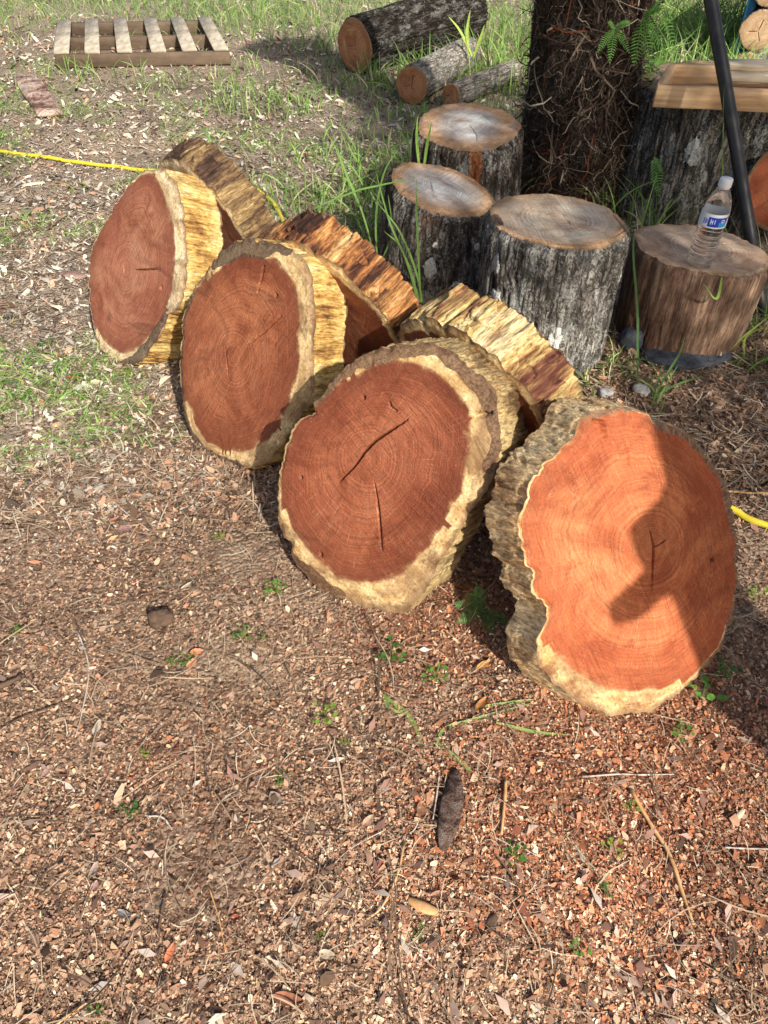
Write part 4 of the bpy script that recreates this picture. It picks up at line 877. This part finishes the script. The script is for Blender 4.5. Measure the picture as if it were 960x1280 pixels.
# ------------------------------------------------------------------ counted small things: seedlings, leaves, sticks
def seedling(px, py, s, k, col, seed, label, tall=1.0):
    rg = random.Random(seed); p = G(px, py); z0 = float(hgt(p[0], p[1]))
    root = empty('weed_seedling', (p[0], p[1], z0), label, 'weed', 'small weeds on the ground')
    V, F, C_ = [], [], []
    SV, SW = [], []
    for i in range(k):
        a = rg.uniform(0, TAU); r_ = s * rg.uniform(.25, 1); h = s * rg.uniform(.3, 1.0) * tall
        tip = np.array([r_ * math.cos(a), r_ * math.sin(a), h + .004])
        SV.append(np.stack([[0, 0, -.004], tip * [.45, .45, .7], tip])); SW.append([.0007, .0006, .0005])
        l = s * rg.uniform(.28, .52); d = np.array([math.cos(a), math.sin(a), rg.uniform(-.3, .3)]); sd = np.array([-math.sin(a), math.cos(a), rg.uniform(-.2, .2)])
        b = len(V); q = [(0, 0, 0), (.3, .42, .08), (.7, .45, .06), (1, 0, -.06), (.7, -.45, .06), (.3, -.42, .08), (.5, 0, -.02)]
        for (u_, v_, w_) in q: V.append(tip + d * u_ * l + sd * v_ * l + np.array([0, 0, w_ * l])); C_.append(np.array(col) * rg.uniform(.55, 1.3))
        for (i0, i1) in ((0, 1), (1, 2), (2, 3), (3, 4), (4, 5), (5, 0)): F.append([b + 6, b + i0, b + i1])
    meshobj('leaf', np.array(V), np.array(F), M_LEAF, root, True, {'col': rgba(np.clip(C_, 0, 1))})['kind'] = 'stuff'
    ribbons(np.array(SV), np.array(SW), rgba(np.tile([[.2, .25, .06]], (k, 1))), M_LEAF, 'stem', root, np.broadcast_to(np.array([0, -1., .2]), (k, 3, 3)))['kind'] = 'stuff'
SL = 'tiny green weed seedling sprouting from the wood chips'
seeds = [(345, 740, .024, 9, 'bright lime seedling cluster just below the lower left of the cracked slice'), (275, 672, .014, 6, 'small pale seedling left of the dark red slice, high on the left chips'), (490, 820, .026, 7, 'dark green seedling left of the sunlit slice, below the cracked one'), (545, 850, .024, 8, 'seedling cluster midway between the two front slices, out on the chips'), (405, 895, .024, 9, 'yellow-green seedling cluster near the middle of the chips'),
         (165, 1012, .016, 8, 'deep green seedling in the lower left foreground'), (352, 972, .013, 5, 'thin seedling beside the crumpled grey-brown leaf in the left foreground'), (764, 1064, .017, 4, 'seedling with two round leaves in the right foreground'), (642, 1072, .02, 7, 'three-lobed dark seedling near the short yellow splinter'), (725, 1182, .016, 6, 'seedling pair of leaves near the bottom right of the chips'), (787, 1012, .014, 5, 'tiny seedling by the upper end of the long orange-tan splinter'),
         (905, 838, .024, 6, 'weed with a pale stem rising beside the lower right edge of the sunlit slice'), (852, 918, .018, 6, 'spindly seedling directly below the sunlit slice foot'), (180, 940, .011, 5, 'tiny seedling above the deep green one in the left foreground'), (305, 798, .018, 8, 'yellow-green seedling spread right of the orange leaf pair'), (520, 1165, .011, 6, 'tiny seedling under the small split wood chunk'), (400, 1170, .009, 4, 'speck-sized seedling at lower centre, right of the dark red leaf'), (120, 1262, .012, 5, 'tiny seedling in the bottom left corner'), (235, 828, .016, 7, 'seedling growing around the orange-brown leaf pair'), (430, 930, .01, 5, 'tiny seedling right below the yellow-green cluster'), (760, 1112, .014, 6, 'seedling at the foot of the pale dried grass bundle'), (20, 790, .016, 6, 'lone seedling at the left edge, halfway down'), (945, 745, .018, 6, 'seedling at the right edge beside the sunlit slice'), (330, 800, .01, 5, 'tiny seedling right of the left-hand yellow-green patch'), (912, 640, .012, 5, 'seedling above the hose end at the right edge'),
         (60, 545, .02, 9, 'weed tuft at the left edge below the yellowish blades'), (30, 500, .022, 9, 'weed tuft at the far left edge below the dark red leaf'), (100, 500, .02, 9, 'weed tuft just below the pale tan leaf on the left'), (160, 470, .02, 8, 'weed tuft at the foot of the far-left slice'), (60, 430, .024, 9, 'weed tuft left of the far-left slice'), (215, 830, .012, 5, 'speck-sized seedling left of the orange-brown leaf pair')]
for i, (px, py, s, k, lab) in enumerate(seeds):
    seedling(px, py, s * 1.0, k + 6, [(.12, .25, .04), (.24, .36, .06), (.07, .18, .035)][i % 3], 100 + i, lab or SL)
# the plant whose leaves shade the sunlit face
seedling(878, 872, .034, 9, (.13, .34, .05), 301, 'green clover-leaved weed at the lower right foot of the sunlit slice')
def stick(label, P, r, mat, name='stick', cat='stick', flatk=1.0, z=.008):
    pts_ = [G(*q) for q in P]; path = catmull([(p[0], p[1], 0) for p in pts_], 14); path[:, 2] = hgt(path[:, 0], path[:, 1]) + z
    rr = r * (1 - .35 * np.linspace(0, 1, 14)) * (1 + .15 * RNG.normal(size=14))
    vs, fs = tube_mesh(path, rr, 7, .35, 3); o = meshobj(name, vs, fs, mat, None, False); return tag(o, label, cat)
S_TAN = mat_plain('splinter_tan', (.4, .2, .08), (.7, .45, .22), 30, .8, .3, .5, .001, (1, 1, 1))
S_GREY = mat_plain('twig_grey', (.3, .26, .22), (.6, .55, .48), 30, .8, .3, .5, .001)
S_DK = mat_plain('twig_dark', (.05, .035, .025), (.16, .1, .07), 30, .9, .2, .6, .001)
stick('long orange-tan wood splinter lying in the right foreground', [(788, 990), (812, 1030), (835, 1065), (850, 1110), (866, 1157)], .0042, S_TAN)
stick('short straight yellow splinter in the middle foreground', [(632, 978), (629, 1012), (626, 1046)], .0034, S_TAN)
stick('thin pale grey twig lying level below the sunlit slice', [(726, 974), (780, 971), (842, 968)], .0018, S_GREY)
stick('straight pale twig beside the dark bark piece', [(549, 972), (545, 1000), (541, 1026)], .002, S_GREY)
stick('curved tan twig left of the dark bark piece', [(505, 1058), (497, 1095), (478, 1135), (458, 1152)], .0022, S_TAN)
stick('thin reddish twig running under the pale grey one', [(792, 968), (820, 990), (842, 1012)], .0014, S_DK)
stick('long thin pale stalk left of centre', [(122, 607), (150, 634), (186, 664)], .0018, S_GREY)
stick('bent thin twig above the lower left chips', [(98, 790), (112, 835), (104, 880), (94, 921)], .0016, S_GREY)
stick('dark branch stub at the left edge', [(-12, 862), (8, 856), (26, 846)], .007, S_DK)
stick('long crooked dark twig on the left ground', [(5, 298), (35, 290), (62, 284), (84, 270)], .005, S_DK)
stick('dark twig crossing the left foreground', [(0, 910), (45, 890), (92, 872)], .002, S_DK)
stick('pale twig near the cracked slice foot', [(480, 1040), (440, 1062), (415, 1085)], .001, S_GREY)
stick('tan cord-like stick lying right of the sunlit slice', [(908, 612), (935, 616), (985, 617)], .003, S_TAN)
stick('grey twig on the shaded ground right of the slices', [(868, 520), (890, 532), (915, 540)], .006, S_DK)
stick('dark twig at the lower left, near the orange leaf', [(207, 1120), (200, 1150), (196, 1172)], .003, S_DK)
stick('pale curved stalk in the left foreground', [(186, 1022), (204, 1024), (216, 1038)], .0022, S_GREY)
stick('slender pale stem at lower centre', [(262, 1110), (274, 1150), (282, 1190)], .0012, S_TAN)
stick('tan twig at the bottom left corner', [(70, 1282), (90, 1266), (112, 1250)], .003, S_TAN)
stick('thin pale twig at the right edge', [(905, 1060), (935, 1061), (975, 1062)], .0018, S_GREY)
# pale dried grass tuft
def blades(label, P, w, col, name='grass_blade', cat='grass blade', z0=.003, Y=None):
    """a few long blades, each a bent keeled strip along picture points"""
    base = np.array(AY(*P[0][0][:2], Y) if Y else G(*P[0][0]))
    root = empty(name, tuple(base), label, cat)
    for q in P:
        pts_ = catmull([AY(a[0], a[1], Y) for a in q] if Y else [np.append(G(*a[:2], (a[2] if len(a) > 2 else 0))[:2], a[2] if len(a) > 2 else 0) for a in q], 16)
        pts_[:, 2] += hgt(pts_[:, 0], pts_[:, 1]) + z0
        t = np.linspace(0, 1, 16); W = w * np.sin(np.clip(t * 2.7 + .45, 0, math.pi)) ** .7 + .0002
        T = np.gradient(pts_, axis=0); view = pts_ - CC * 1.0; S = np.cross(T, [0, -.5, .86]); S /= np.linalg.norm(S, axis=1)[:, None]
        Nn = np.cross(S, T); Nn /= np.linalg.norm(Nn, axis=1)[:, None]
        V = np.stack([pts_ - S * W[:, None] + Nn * W[:, None] * .35, pts_, pts_ + S * W[:, None] + Nn * W[:, None] * .35], 1).reshape(-1, 3) - base
        c = rgba(np.clip(np.tile([col], (len(V), 1)) * (1 + .08 * RNG.normal(size=(len(V), 1))), 0, 1))
        meshobj('blade', V, gridfaces(16, 3), M_LEAF, root, True, {'col': c})
    return root
blades('arching grass blade bending over the chips left of the sunlit slice', [[(482, 872), (500, 885), (518, 905), (530, 945)], [(480, 868), (486, 885), (505, 893)]], .0045, (.22, .34, .08))
blades('grass blades sprawling below the left foot of the sunlit slice', [[(545, 935), (555, 912), (590, 900), (672, 880)], [(548, 930), (570, 948), (588, 965), (602, 986)], [(600, 885), (640, 880), (668, 877)], [(620, 905), (660, 915), (712, 922)]], .003, (.25, .36, .1))
blades('bundle of pale dried grass in the right foreground', [[(700, 1048), (722, 1078), (760, 1110)], [(708, 1046), (735, 1080), (772, 1112)], [(715, 1052), (745, 1085), (790, 1112)], [(702, 1055), (718, 1085), (745, 1115)]], .0013, (.5, .5, .34))
blades('long grass blade bending across the face of the brown stump', [[(903, 345, .3), (896, 372, .24), (880, 352, .3)]], .004, (.3, .45, .1))
blades('tall blade standing between grey stump and brown stump', [[(797, 478, 0), (797, 400, .13), (792, 320, .3), (793, 288, .36)]], .004, (.07, .16, .04))
blades('upright blade before the foot of the brown stump', [[(818, 497, 0), (832, 470, .05), (850, 440, .1), (857, 418, .14)], [(815, 500, 0), (822, 478, .03), (828, 455, .08)], [(812, 497, 0), (850, 478, .03), (880, 470, .01)]], .003, (.12, .24, .06))
blades('blade arching up at the right edge beside the brown stump', [[(905, 445, 0), (925, 425, .05), (962, 395, .12)], [(930, 450, 0), (934, 420, .04), (975, 405, .1)]], .003, (.3, .42, .08))
blades('blade standing in front of the huge grey stump beside the bottle', [[(918, 350, .05), (912, 300, .2), (903, 265, .3), (903, 150, .6), (905, 110, .72)]], .003, (.14, .28, .06))
blades('tall bent grass blades in front of the white-spotted stump', [[(526, 378), (523, 320), (521, 270), (520, 222)], [(524, 376), (510, 330), (488, 280), (470, 215)], [(522, 378), (514, 345), (500, 308), (480, 288)], [(392, 262), (430, 245), (480, 230), (521, 222)], [(528, 378), (520, 340), (500, 290), (470, 250)]], .0036, (.16, .3, .07), Y=2.36)
blades('tall green blade left of the grey topped stump', [[(524, 208), (521, 175), (522, 145)], [(530, 210), (534, 180), (540, 150)]], .005, (.25, .42, .08), Y=2.75)
blades('grass blades leaning between the pile and the white-spotted stump', [[(470, 330), (455, 270), (430, 210), (420, 180)], [(472, 330), (470, 270), (480, 215), (500, 180)], [(468, 332), (445, 300), (415, 285)], [(474, 330), (490, 290), (485, 240)]], .0036, (.2, .34, .09), Y=2.5)
blades('long yellow-green blade rising before the lying logs', [[(586, 70), (584, 40), (588, 12)], [(590, 70), (575, 40), (560, 20)], [(592, 72), (600, 50), (606, 30)]], .009, (.42, .55, .12), Y=5.3)
blades('yellowish fallen blades at the left edge', [[(-5, 463), (20, 465), (48, 468)], [(0, 466), (25, 470), (40, 474)]], .004, (.4, .5, .12))

def leaf_thing(label, px, py, L, W, rz, col, seed, name='dry_leaf', cat='leaf', thick=0.0, curl=.2):
    rg = random.Random(seed); p = G(px, py); z0 = float(hgt(p[0], p[1])) + .007
    nu, nv = 11, 7; u = np.linspace(-1, 1, nu)[:, None]; v = np.linspace(-1, 1, nv)[None]
    w = (1 - np.abs(u) ** 2.2) ** .8 * (1 - .2 * u)
    X = u * L / 2 + 0 * v; Y = v * w * W / 2; Z = curl * W * (v ** 2) * .8 + curl * L * .25 * u ** 2 + .0012 * vnoise(u * 6, v * 6, seed) - curl * .1 * W * np.exp(-(v * 6) ** 2)
    vs = np.stack([X.ravel(), Y.ravel(), Z.ravel()], 1); f = gridfaces(nu, nv)
    c = np.array(col) * (1 + .18 * vnoise(u * 5, v * 5, seed + 3).ravel()[:, None]) * (1 - .25 * np.exp(-(v * 7) ** 2) + 0 * u).ravel()[:, None]
    o = meshobj(name, vs, f, M_DRY, None, True, {'col': rgba(np.clip(c, 0, 1))}); o.location = (p[0], p[1], z0); o.rotation_euler = (rg.uniform(-.25, .25), rg.uniform(-.2, .2), R(rz))
    return tag(o, label, cat, 'fallen dry leaves')
LV = [('orange-brown leaf pair, upper one, left of centre', 247, 818, .03, .016, 20, (.6, .25, .13)), ('orange-brown leaf pair, lower one, left of centre', 240, 832, .034, .016, 70, (.55, .27, .17)),
      ('bright orange leaf in the lower left foreground', 212, 1190, .03, .013, 75, (.62, .2, .1)), ('crumpled grey-brown leaf in the left foreground', 345, 1000, .034, .02, -50, (.34, .26, .2)),
      ('pinkish grey leaf near the left edge', 57, 963, .026, .013, 80, (.42, .27, .23)), ('orange leaf under the splayed grass left of the sunlit slice', 602, 883, .042, .018, 55, (.42, .2, .07)),
      ('orange leaf lying against the left foot of the sunlit slice', 604, 833, .04, .014, 35, (.5, .26, .08)), ('big brown leaf at the bottom edge', 360, 1250, .05, .018, -8, (.3, .12, .07)),
      ('dark red leaf left of the far-left slice', 93, 475, .05, .024, -15, (.25, .05, .04)), ('pale tan leaf near the far-left slice foot', 122, 481, .04, .026, 10, (.6, .52, .36)),
      ('pale curled leaf in the left foreground', 121, 909, .036, .014, 85, (.55, .48, .38)), ('grey leaf in the lower left', 155, 1143, .03, .012, -25, (.32, .29, .28)),
      ('small dark red leaf at lower centre', 294, 1147, .016, .011, 10, (.35, .1, .06)), ('square pinkish leaf in the lower left', 119, 1107, .018, .014, 80, (.45, .28, .23)),
      ('curled pale leaf on the left ground', 233, 732, .03, .01, 50, (.56, .5, .4)), ('reddish leaf beside the pale stalk', 143, 650, .032, .014, 55, (.5, .25, .18)),
      ('wide mauve-brown leaf on the left ground', 158, 662, .04, .022, 30, (.3, .18, .16)), ('tan leaf in the lower centre right', 460, 1028, .03, .014, 50, (.5, .32, .22)),
      ('brown leaf tip beside the dark bark piece', 526, 1015, .032, .016, 100, (.3, .15, .09)), ('rust-red leaf at the bottom left of centre', 118, 1085, .022, .012, 70, (.4, .3, .26)),
      ('grey leaf at bottom right of centre', 410, 1195, .03, .013, -12, (.52, .42, .3)), ('brown leaf above the bark stub', 548, 1120, .032, .012, 15, (.4, .22, .14))]
for i, (lab, px, py, L, W, rz, c) in enumerate(LV): leaf_thing(lab, px, py, L, W, rz, c, 500 + i)
def chunk(name, label, cat, px, py, s, rz, mat, seed, z=0.0, tip=.5):
    p = G(px, py); vs, fs = box_mesh(s[0], s[1], s[2], min(s) * .25, min(s) * .35, seed, 8)
    k = 1 - tip * (np.abs(vs[:, 0]) / (s[0] / 2)) ** 2; vs[:, 1] *= k; vs[:, 2] *= (.5 + .5 * k)
    o = meshobj(name, vs, fs, mat, None, True); o.location = (p[0], p[1], float(hgt(p[0], p[1])) + z); o.rotation_euler = (0, 0, R(rz)); return tag(o, label, cat)
BK = mat_rim('bark_piece_dark', [(.03, .02, .018), (.09, .055, .045), (.17, .1, .075), (.22, .17, .14)], 20, 2, zs=1, sc=1.5)
chunk('bark_piece', 'dark brown pointed piece of bark in the middle foreground', 'bark', 562, 1013, (.15, .042, .014), 77, BK, 3, .002, .75)
chunk('wood_chunk', 'small split wood chunk below the bark piece', 'wood chunk', 530, 1133, (.055, .016, .012), -22, S_TAN, 5, .002)
chunk('wood_chunk', 'pale wood chip at the right foreground', 'wood chunk', 925, 1018, (.03, .01, .006), 40, PALEW, 6, .003)
chunk('wood_chunk', 'pale yellow wood chip at the bottom right', 'wood chunk', 893, 1255, (.024, .01, .006), 50, PALEW, 7, .003)
chunk('wood_chunk', 'pale bit of wood beside the small split chunk', 'wood chunk', 547, 1170, (.018, .008, .005), -40, PALEW, 8, .003)
p = G(203, 776); rock('bark_clod', 'dark brown clod lying alone on the left ground', 'clod', (p[0], p[1], -.004), (.024, .018, .02), S_DK, 9, .4, None, .5)
p = G(614, 1155); rock('bark_flake', 'small dark bark flake in the right-of-centre foreground', 'bark', (p[0], p[1], -.002), (.015, .007, .005), S_DK, 10, 1.1, None, .5)
chunk('bark_piece', 'dark strip of bark left of the far-left slice', 'bark', 42, 232, (.1, .025, .01), 25, PALEW, 12, .003)
chunk('bark_piece', 'flat brown bark flake behind the far-left slice edge', 'bark', 92, 344, (.11, .05, .01), -20, mat_plain('bark_pink', (.2, .12, .1), (.4, .27, .22), 20), 13, .003)

# ------------------------------------------------------------------ trees and added shadow caster to the right, out of frame, that throw the shade
M_TRUNK = mat_bark('shade_bark', (.03, .025, .02), (.1, .08, .06), (.2, .17, .13), .3, 6)
def shade_tree(label, base, H, blobs, nleaf, seed, lsize=.06):
    rg = np.random.default_rng(seed); root = empty('shade_tree', base, label, 'tree'); B = np.array(base, float)
    vs, fs = tube_mesh(catmull([(0, 0, -.1), (.05, .03, H * .35), (-.02, .05, H * .7), (0, 0, H)], 20), np.linspace(.13, .03, 20), 14, .2, seed); meshobj('trunk', vs, fs, M_TRUNK, root)
    P = []; tot = sum(b[3] ** 2 for b in blobs)
    for (x, y, z, r) in blobs:
        c = np.array([x, y, z]) - B; st_ = np.array([0, 0, min(H * .8, max(.6, c[2] * .6))])
        vs, fs = tube_mesh(catmull([st_, st_ * .45 + c * .55 + [0, 0, .08], c], 10), np.linspace(.04, .008, 10), 8, .2, seed); meshobj('limb', vs, fs, M_TRUNK, root)
        k = int(nleaf * r ** 2 / tot); q = rg.normal(size=(k, 3)); q /= np.linalg.norm(q, axis=1)[:, None]; q *= (r * rg.uniform(.15, 1, (k, 1)) ** .5) * (1 + .3 * fbm(q[:, 0] * 2, q[:, 1] * 2, q[:, 2] * 2, seed, 2))[:, None]
        P.append(c + q * [1, 1, .7])
    P = np.concatenate(P); N = len(P); d = rg.normal(size=(N, 3)); d[:, 2] -= .4; d /= np.linalg.norm(d, axis=1)[:, None]
    L = rg.uniform(.6, 1.2, (N, 1)) * lsize; Q = np.stack([P, P + d * L * .5, P + d * L], 1)
    W = np.tile(np.array([[.1, 1, .1]]), (N, 1)) * L * .26
    o = ribbons(Q, W, pick(leafc, N), M_LEAF, 'crown', root, np.broadcast_to(rg.normal(size=(N, 1, 3)), Q.shape)); o['kind'] = 'stuff'
def up_sun(x, y, z, t): s = np.array(SUN); return (x + s[0] * t, y + s[1] * t, z + s[2] * t)
bl = [(*up_sun(1.0, 2.5, .2, 3.4), .62), (*up_sun(.45, 2.5, .3, 4.3), .5), (*up_sun(1.5, 2.9, .3, 3.7), .6), (*up_sun(.75, 3.4, .5, 4.0), .7), (*up_sun(1.1, 1.75, 0, 3.9), .42), (*up_sun(1.35, 3.5, 1.0, 3.6), .5)]
shade_tree('leafy broadleaf tree beside the camera to the right, outside the frame', (3.3, .2, 0), 3.0, bl, 11000, 5)
# added shadow caster out of view, its outline shaped to throw the jagged shadow on the face
az, el = R(15), R(33)
nA = np.array([math.sin(az) * math.cos(el), -math.cos(az) * math.cos(el), math.sin(el)]); pA = G(*(770, 893)); kA = (pA - CC) @ nA
shp = [(795, 470), (805, 520), (812, 556), (826, 598), (818, 630), (797, 648), (781, 665), (785, 685), (799, 714), (780, 736), (756, 757), (757, 770), (790, 765), (815, 744), (832, 738), (845, 772), (860, 808), (870, 838)]
s = np.array(SUN); X0 = 1.1; hn = np.array([s[0], s[1], 0]); hn /= np.linalg.norm(hn); hu = np.array([-hn[1], hn[0], 0])
org = np.array([X0, .1, 0]); out = []
for q in shp:
    d = ray(*q); P = CC + d * (kA / (d @ nA)); t = ((org - P) @ hn) / (s @ hn); Q = P + s * t; out.append(((Q - org) @ hu, Q[2]))
out = catmull(np.array(out), 70)
side = 1 if out[:, 0].mean() > 0 else 1

def caster_uv(q):
    d = ray(*q); P = CC + d * (kA / (d @ nA)); t = ((org - P) @ hn) / (s @ hn); Q = P + s * t; return (Q - org) @ hu, Q[2]
ui = caster_uv((900, 680))[0]; sg = 1 if ui > out[:, 0].mean() else -1
far = out[:, 0].max() if sg > 0 else out[:, 0].min()
top = out[0]
poly = [tuple(q) for q in out] + [(out[-1][0] + sg * .02, out[-1][1] - .3), (out[-1][0] - sg * .01, -.03), (ui + sg * .2, -.03), (ui + sg * .17, .6), (ui + sg * .21, 1.1), (ui + sg * .16, out[0][1] - .1), (ui + sg * .05, out[0][1] + .12), (top[0] + sg * .04, top[1] + .1)]
poly = np.array(poly); nP = len(poly)
vs = np.concatenate([org + poly[:, :1] * hu + np.array([0, 0, 1.]) * poly[:, 1:] + hn * o_ for o_ in (-.02, .02)])
j = np.arange(nP); f = [np.array([list(range(nP))]), np.array([list(range(2 * nP - 1, nP - 1, -1))]), np.stack([j, j + nP, (j + 1) % nP + nP, (j + 1) % nP], 1)]
o = meshobj('shadow_caster', vs, f, BARK_BROWN, None, False)
tag(o, 'added jagged shadow caster standing right of the camera, outside the frame', 'shadow caster')
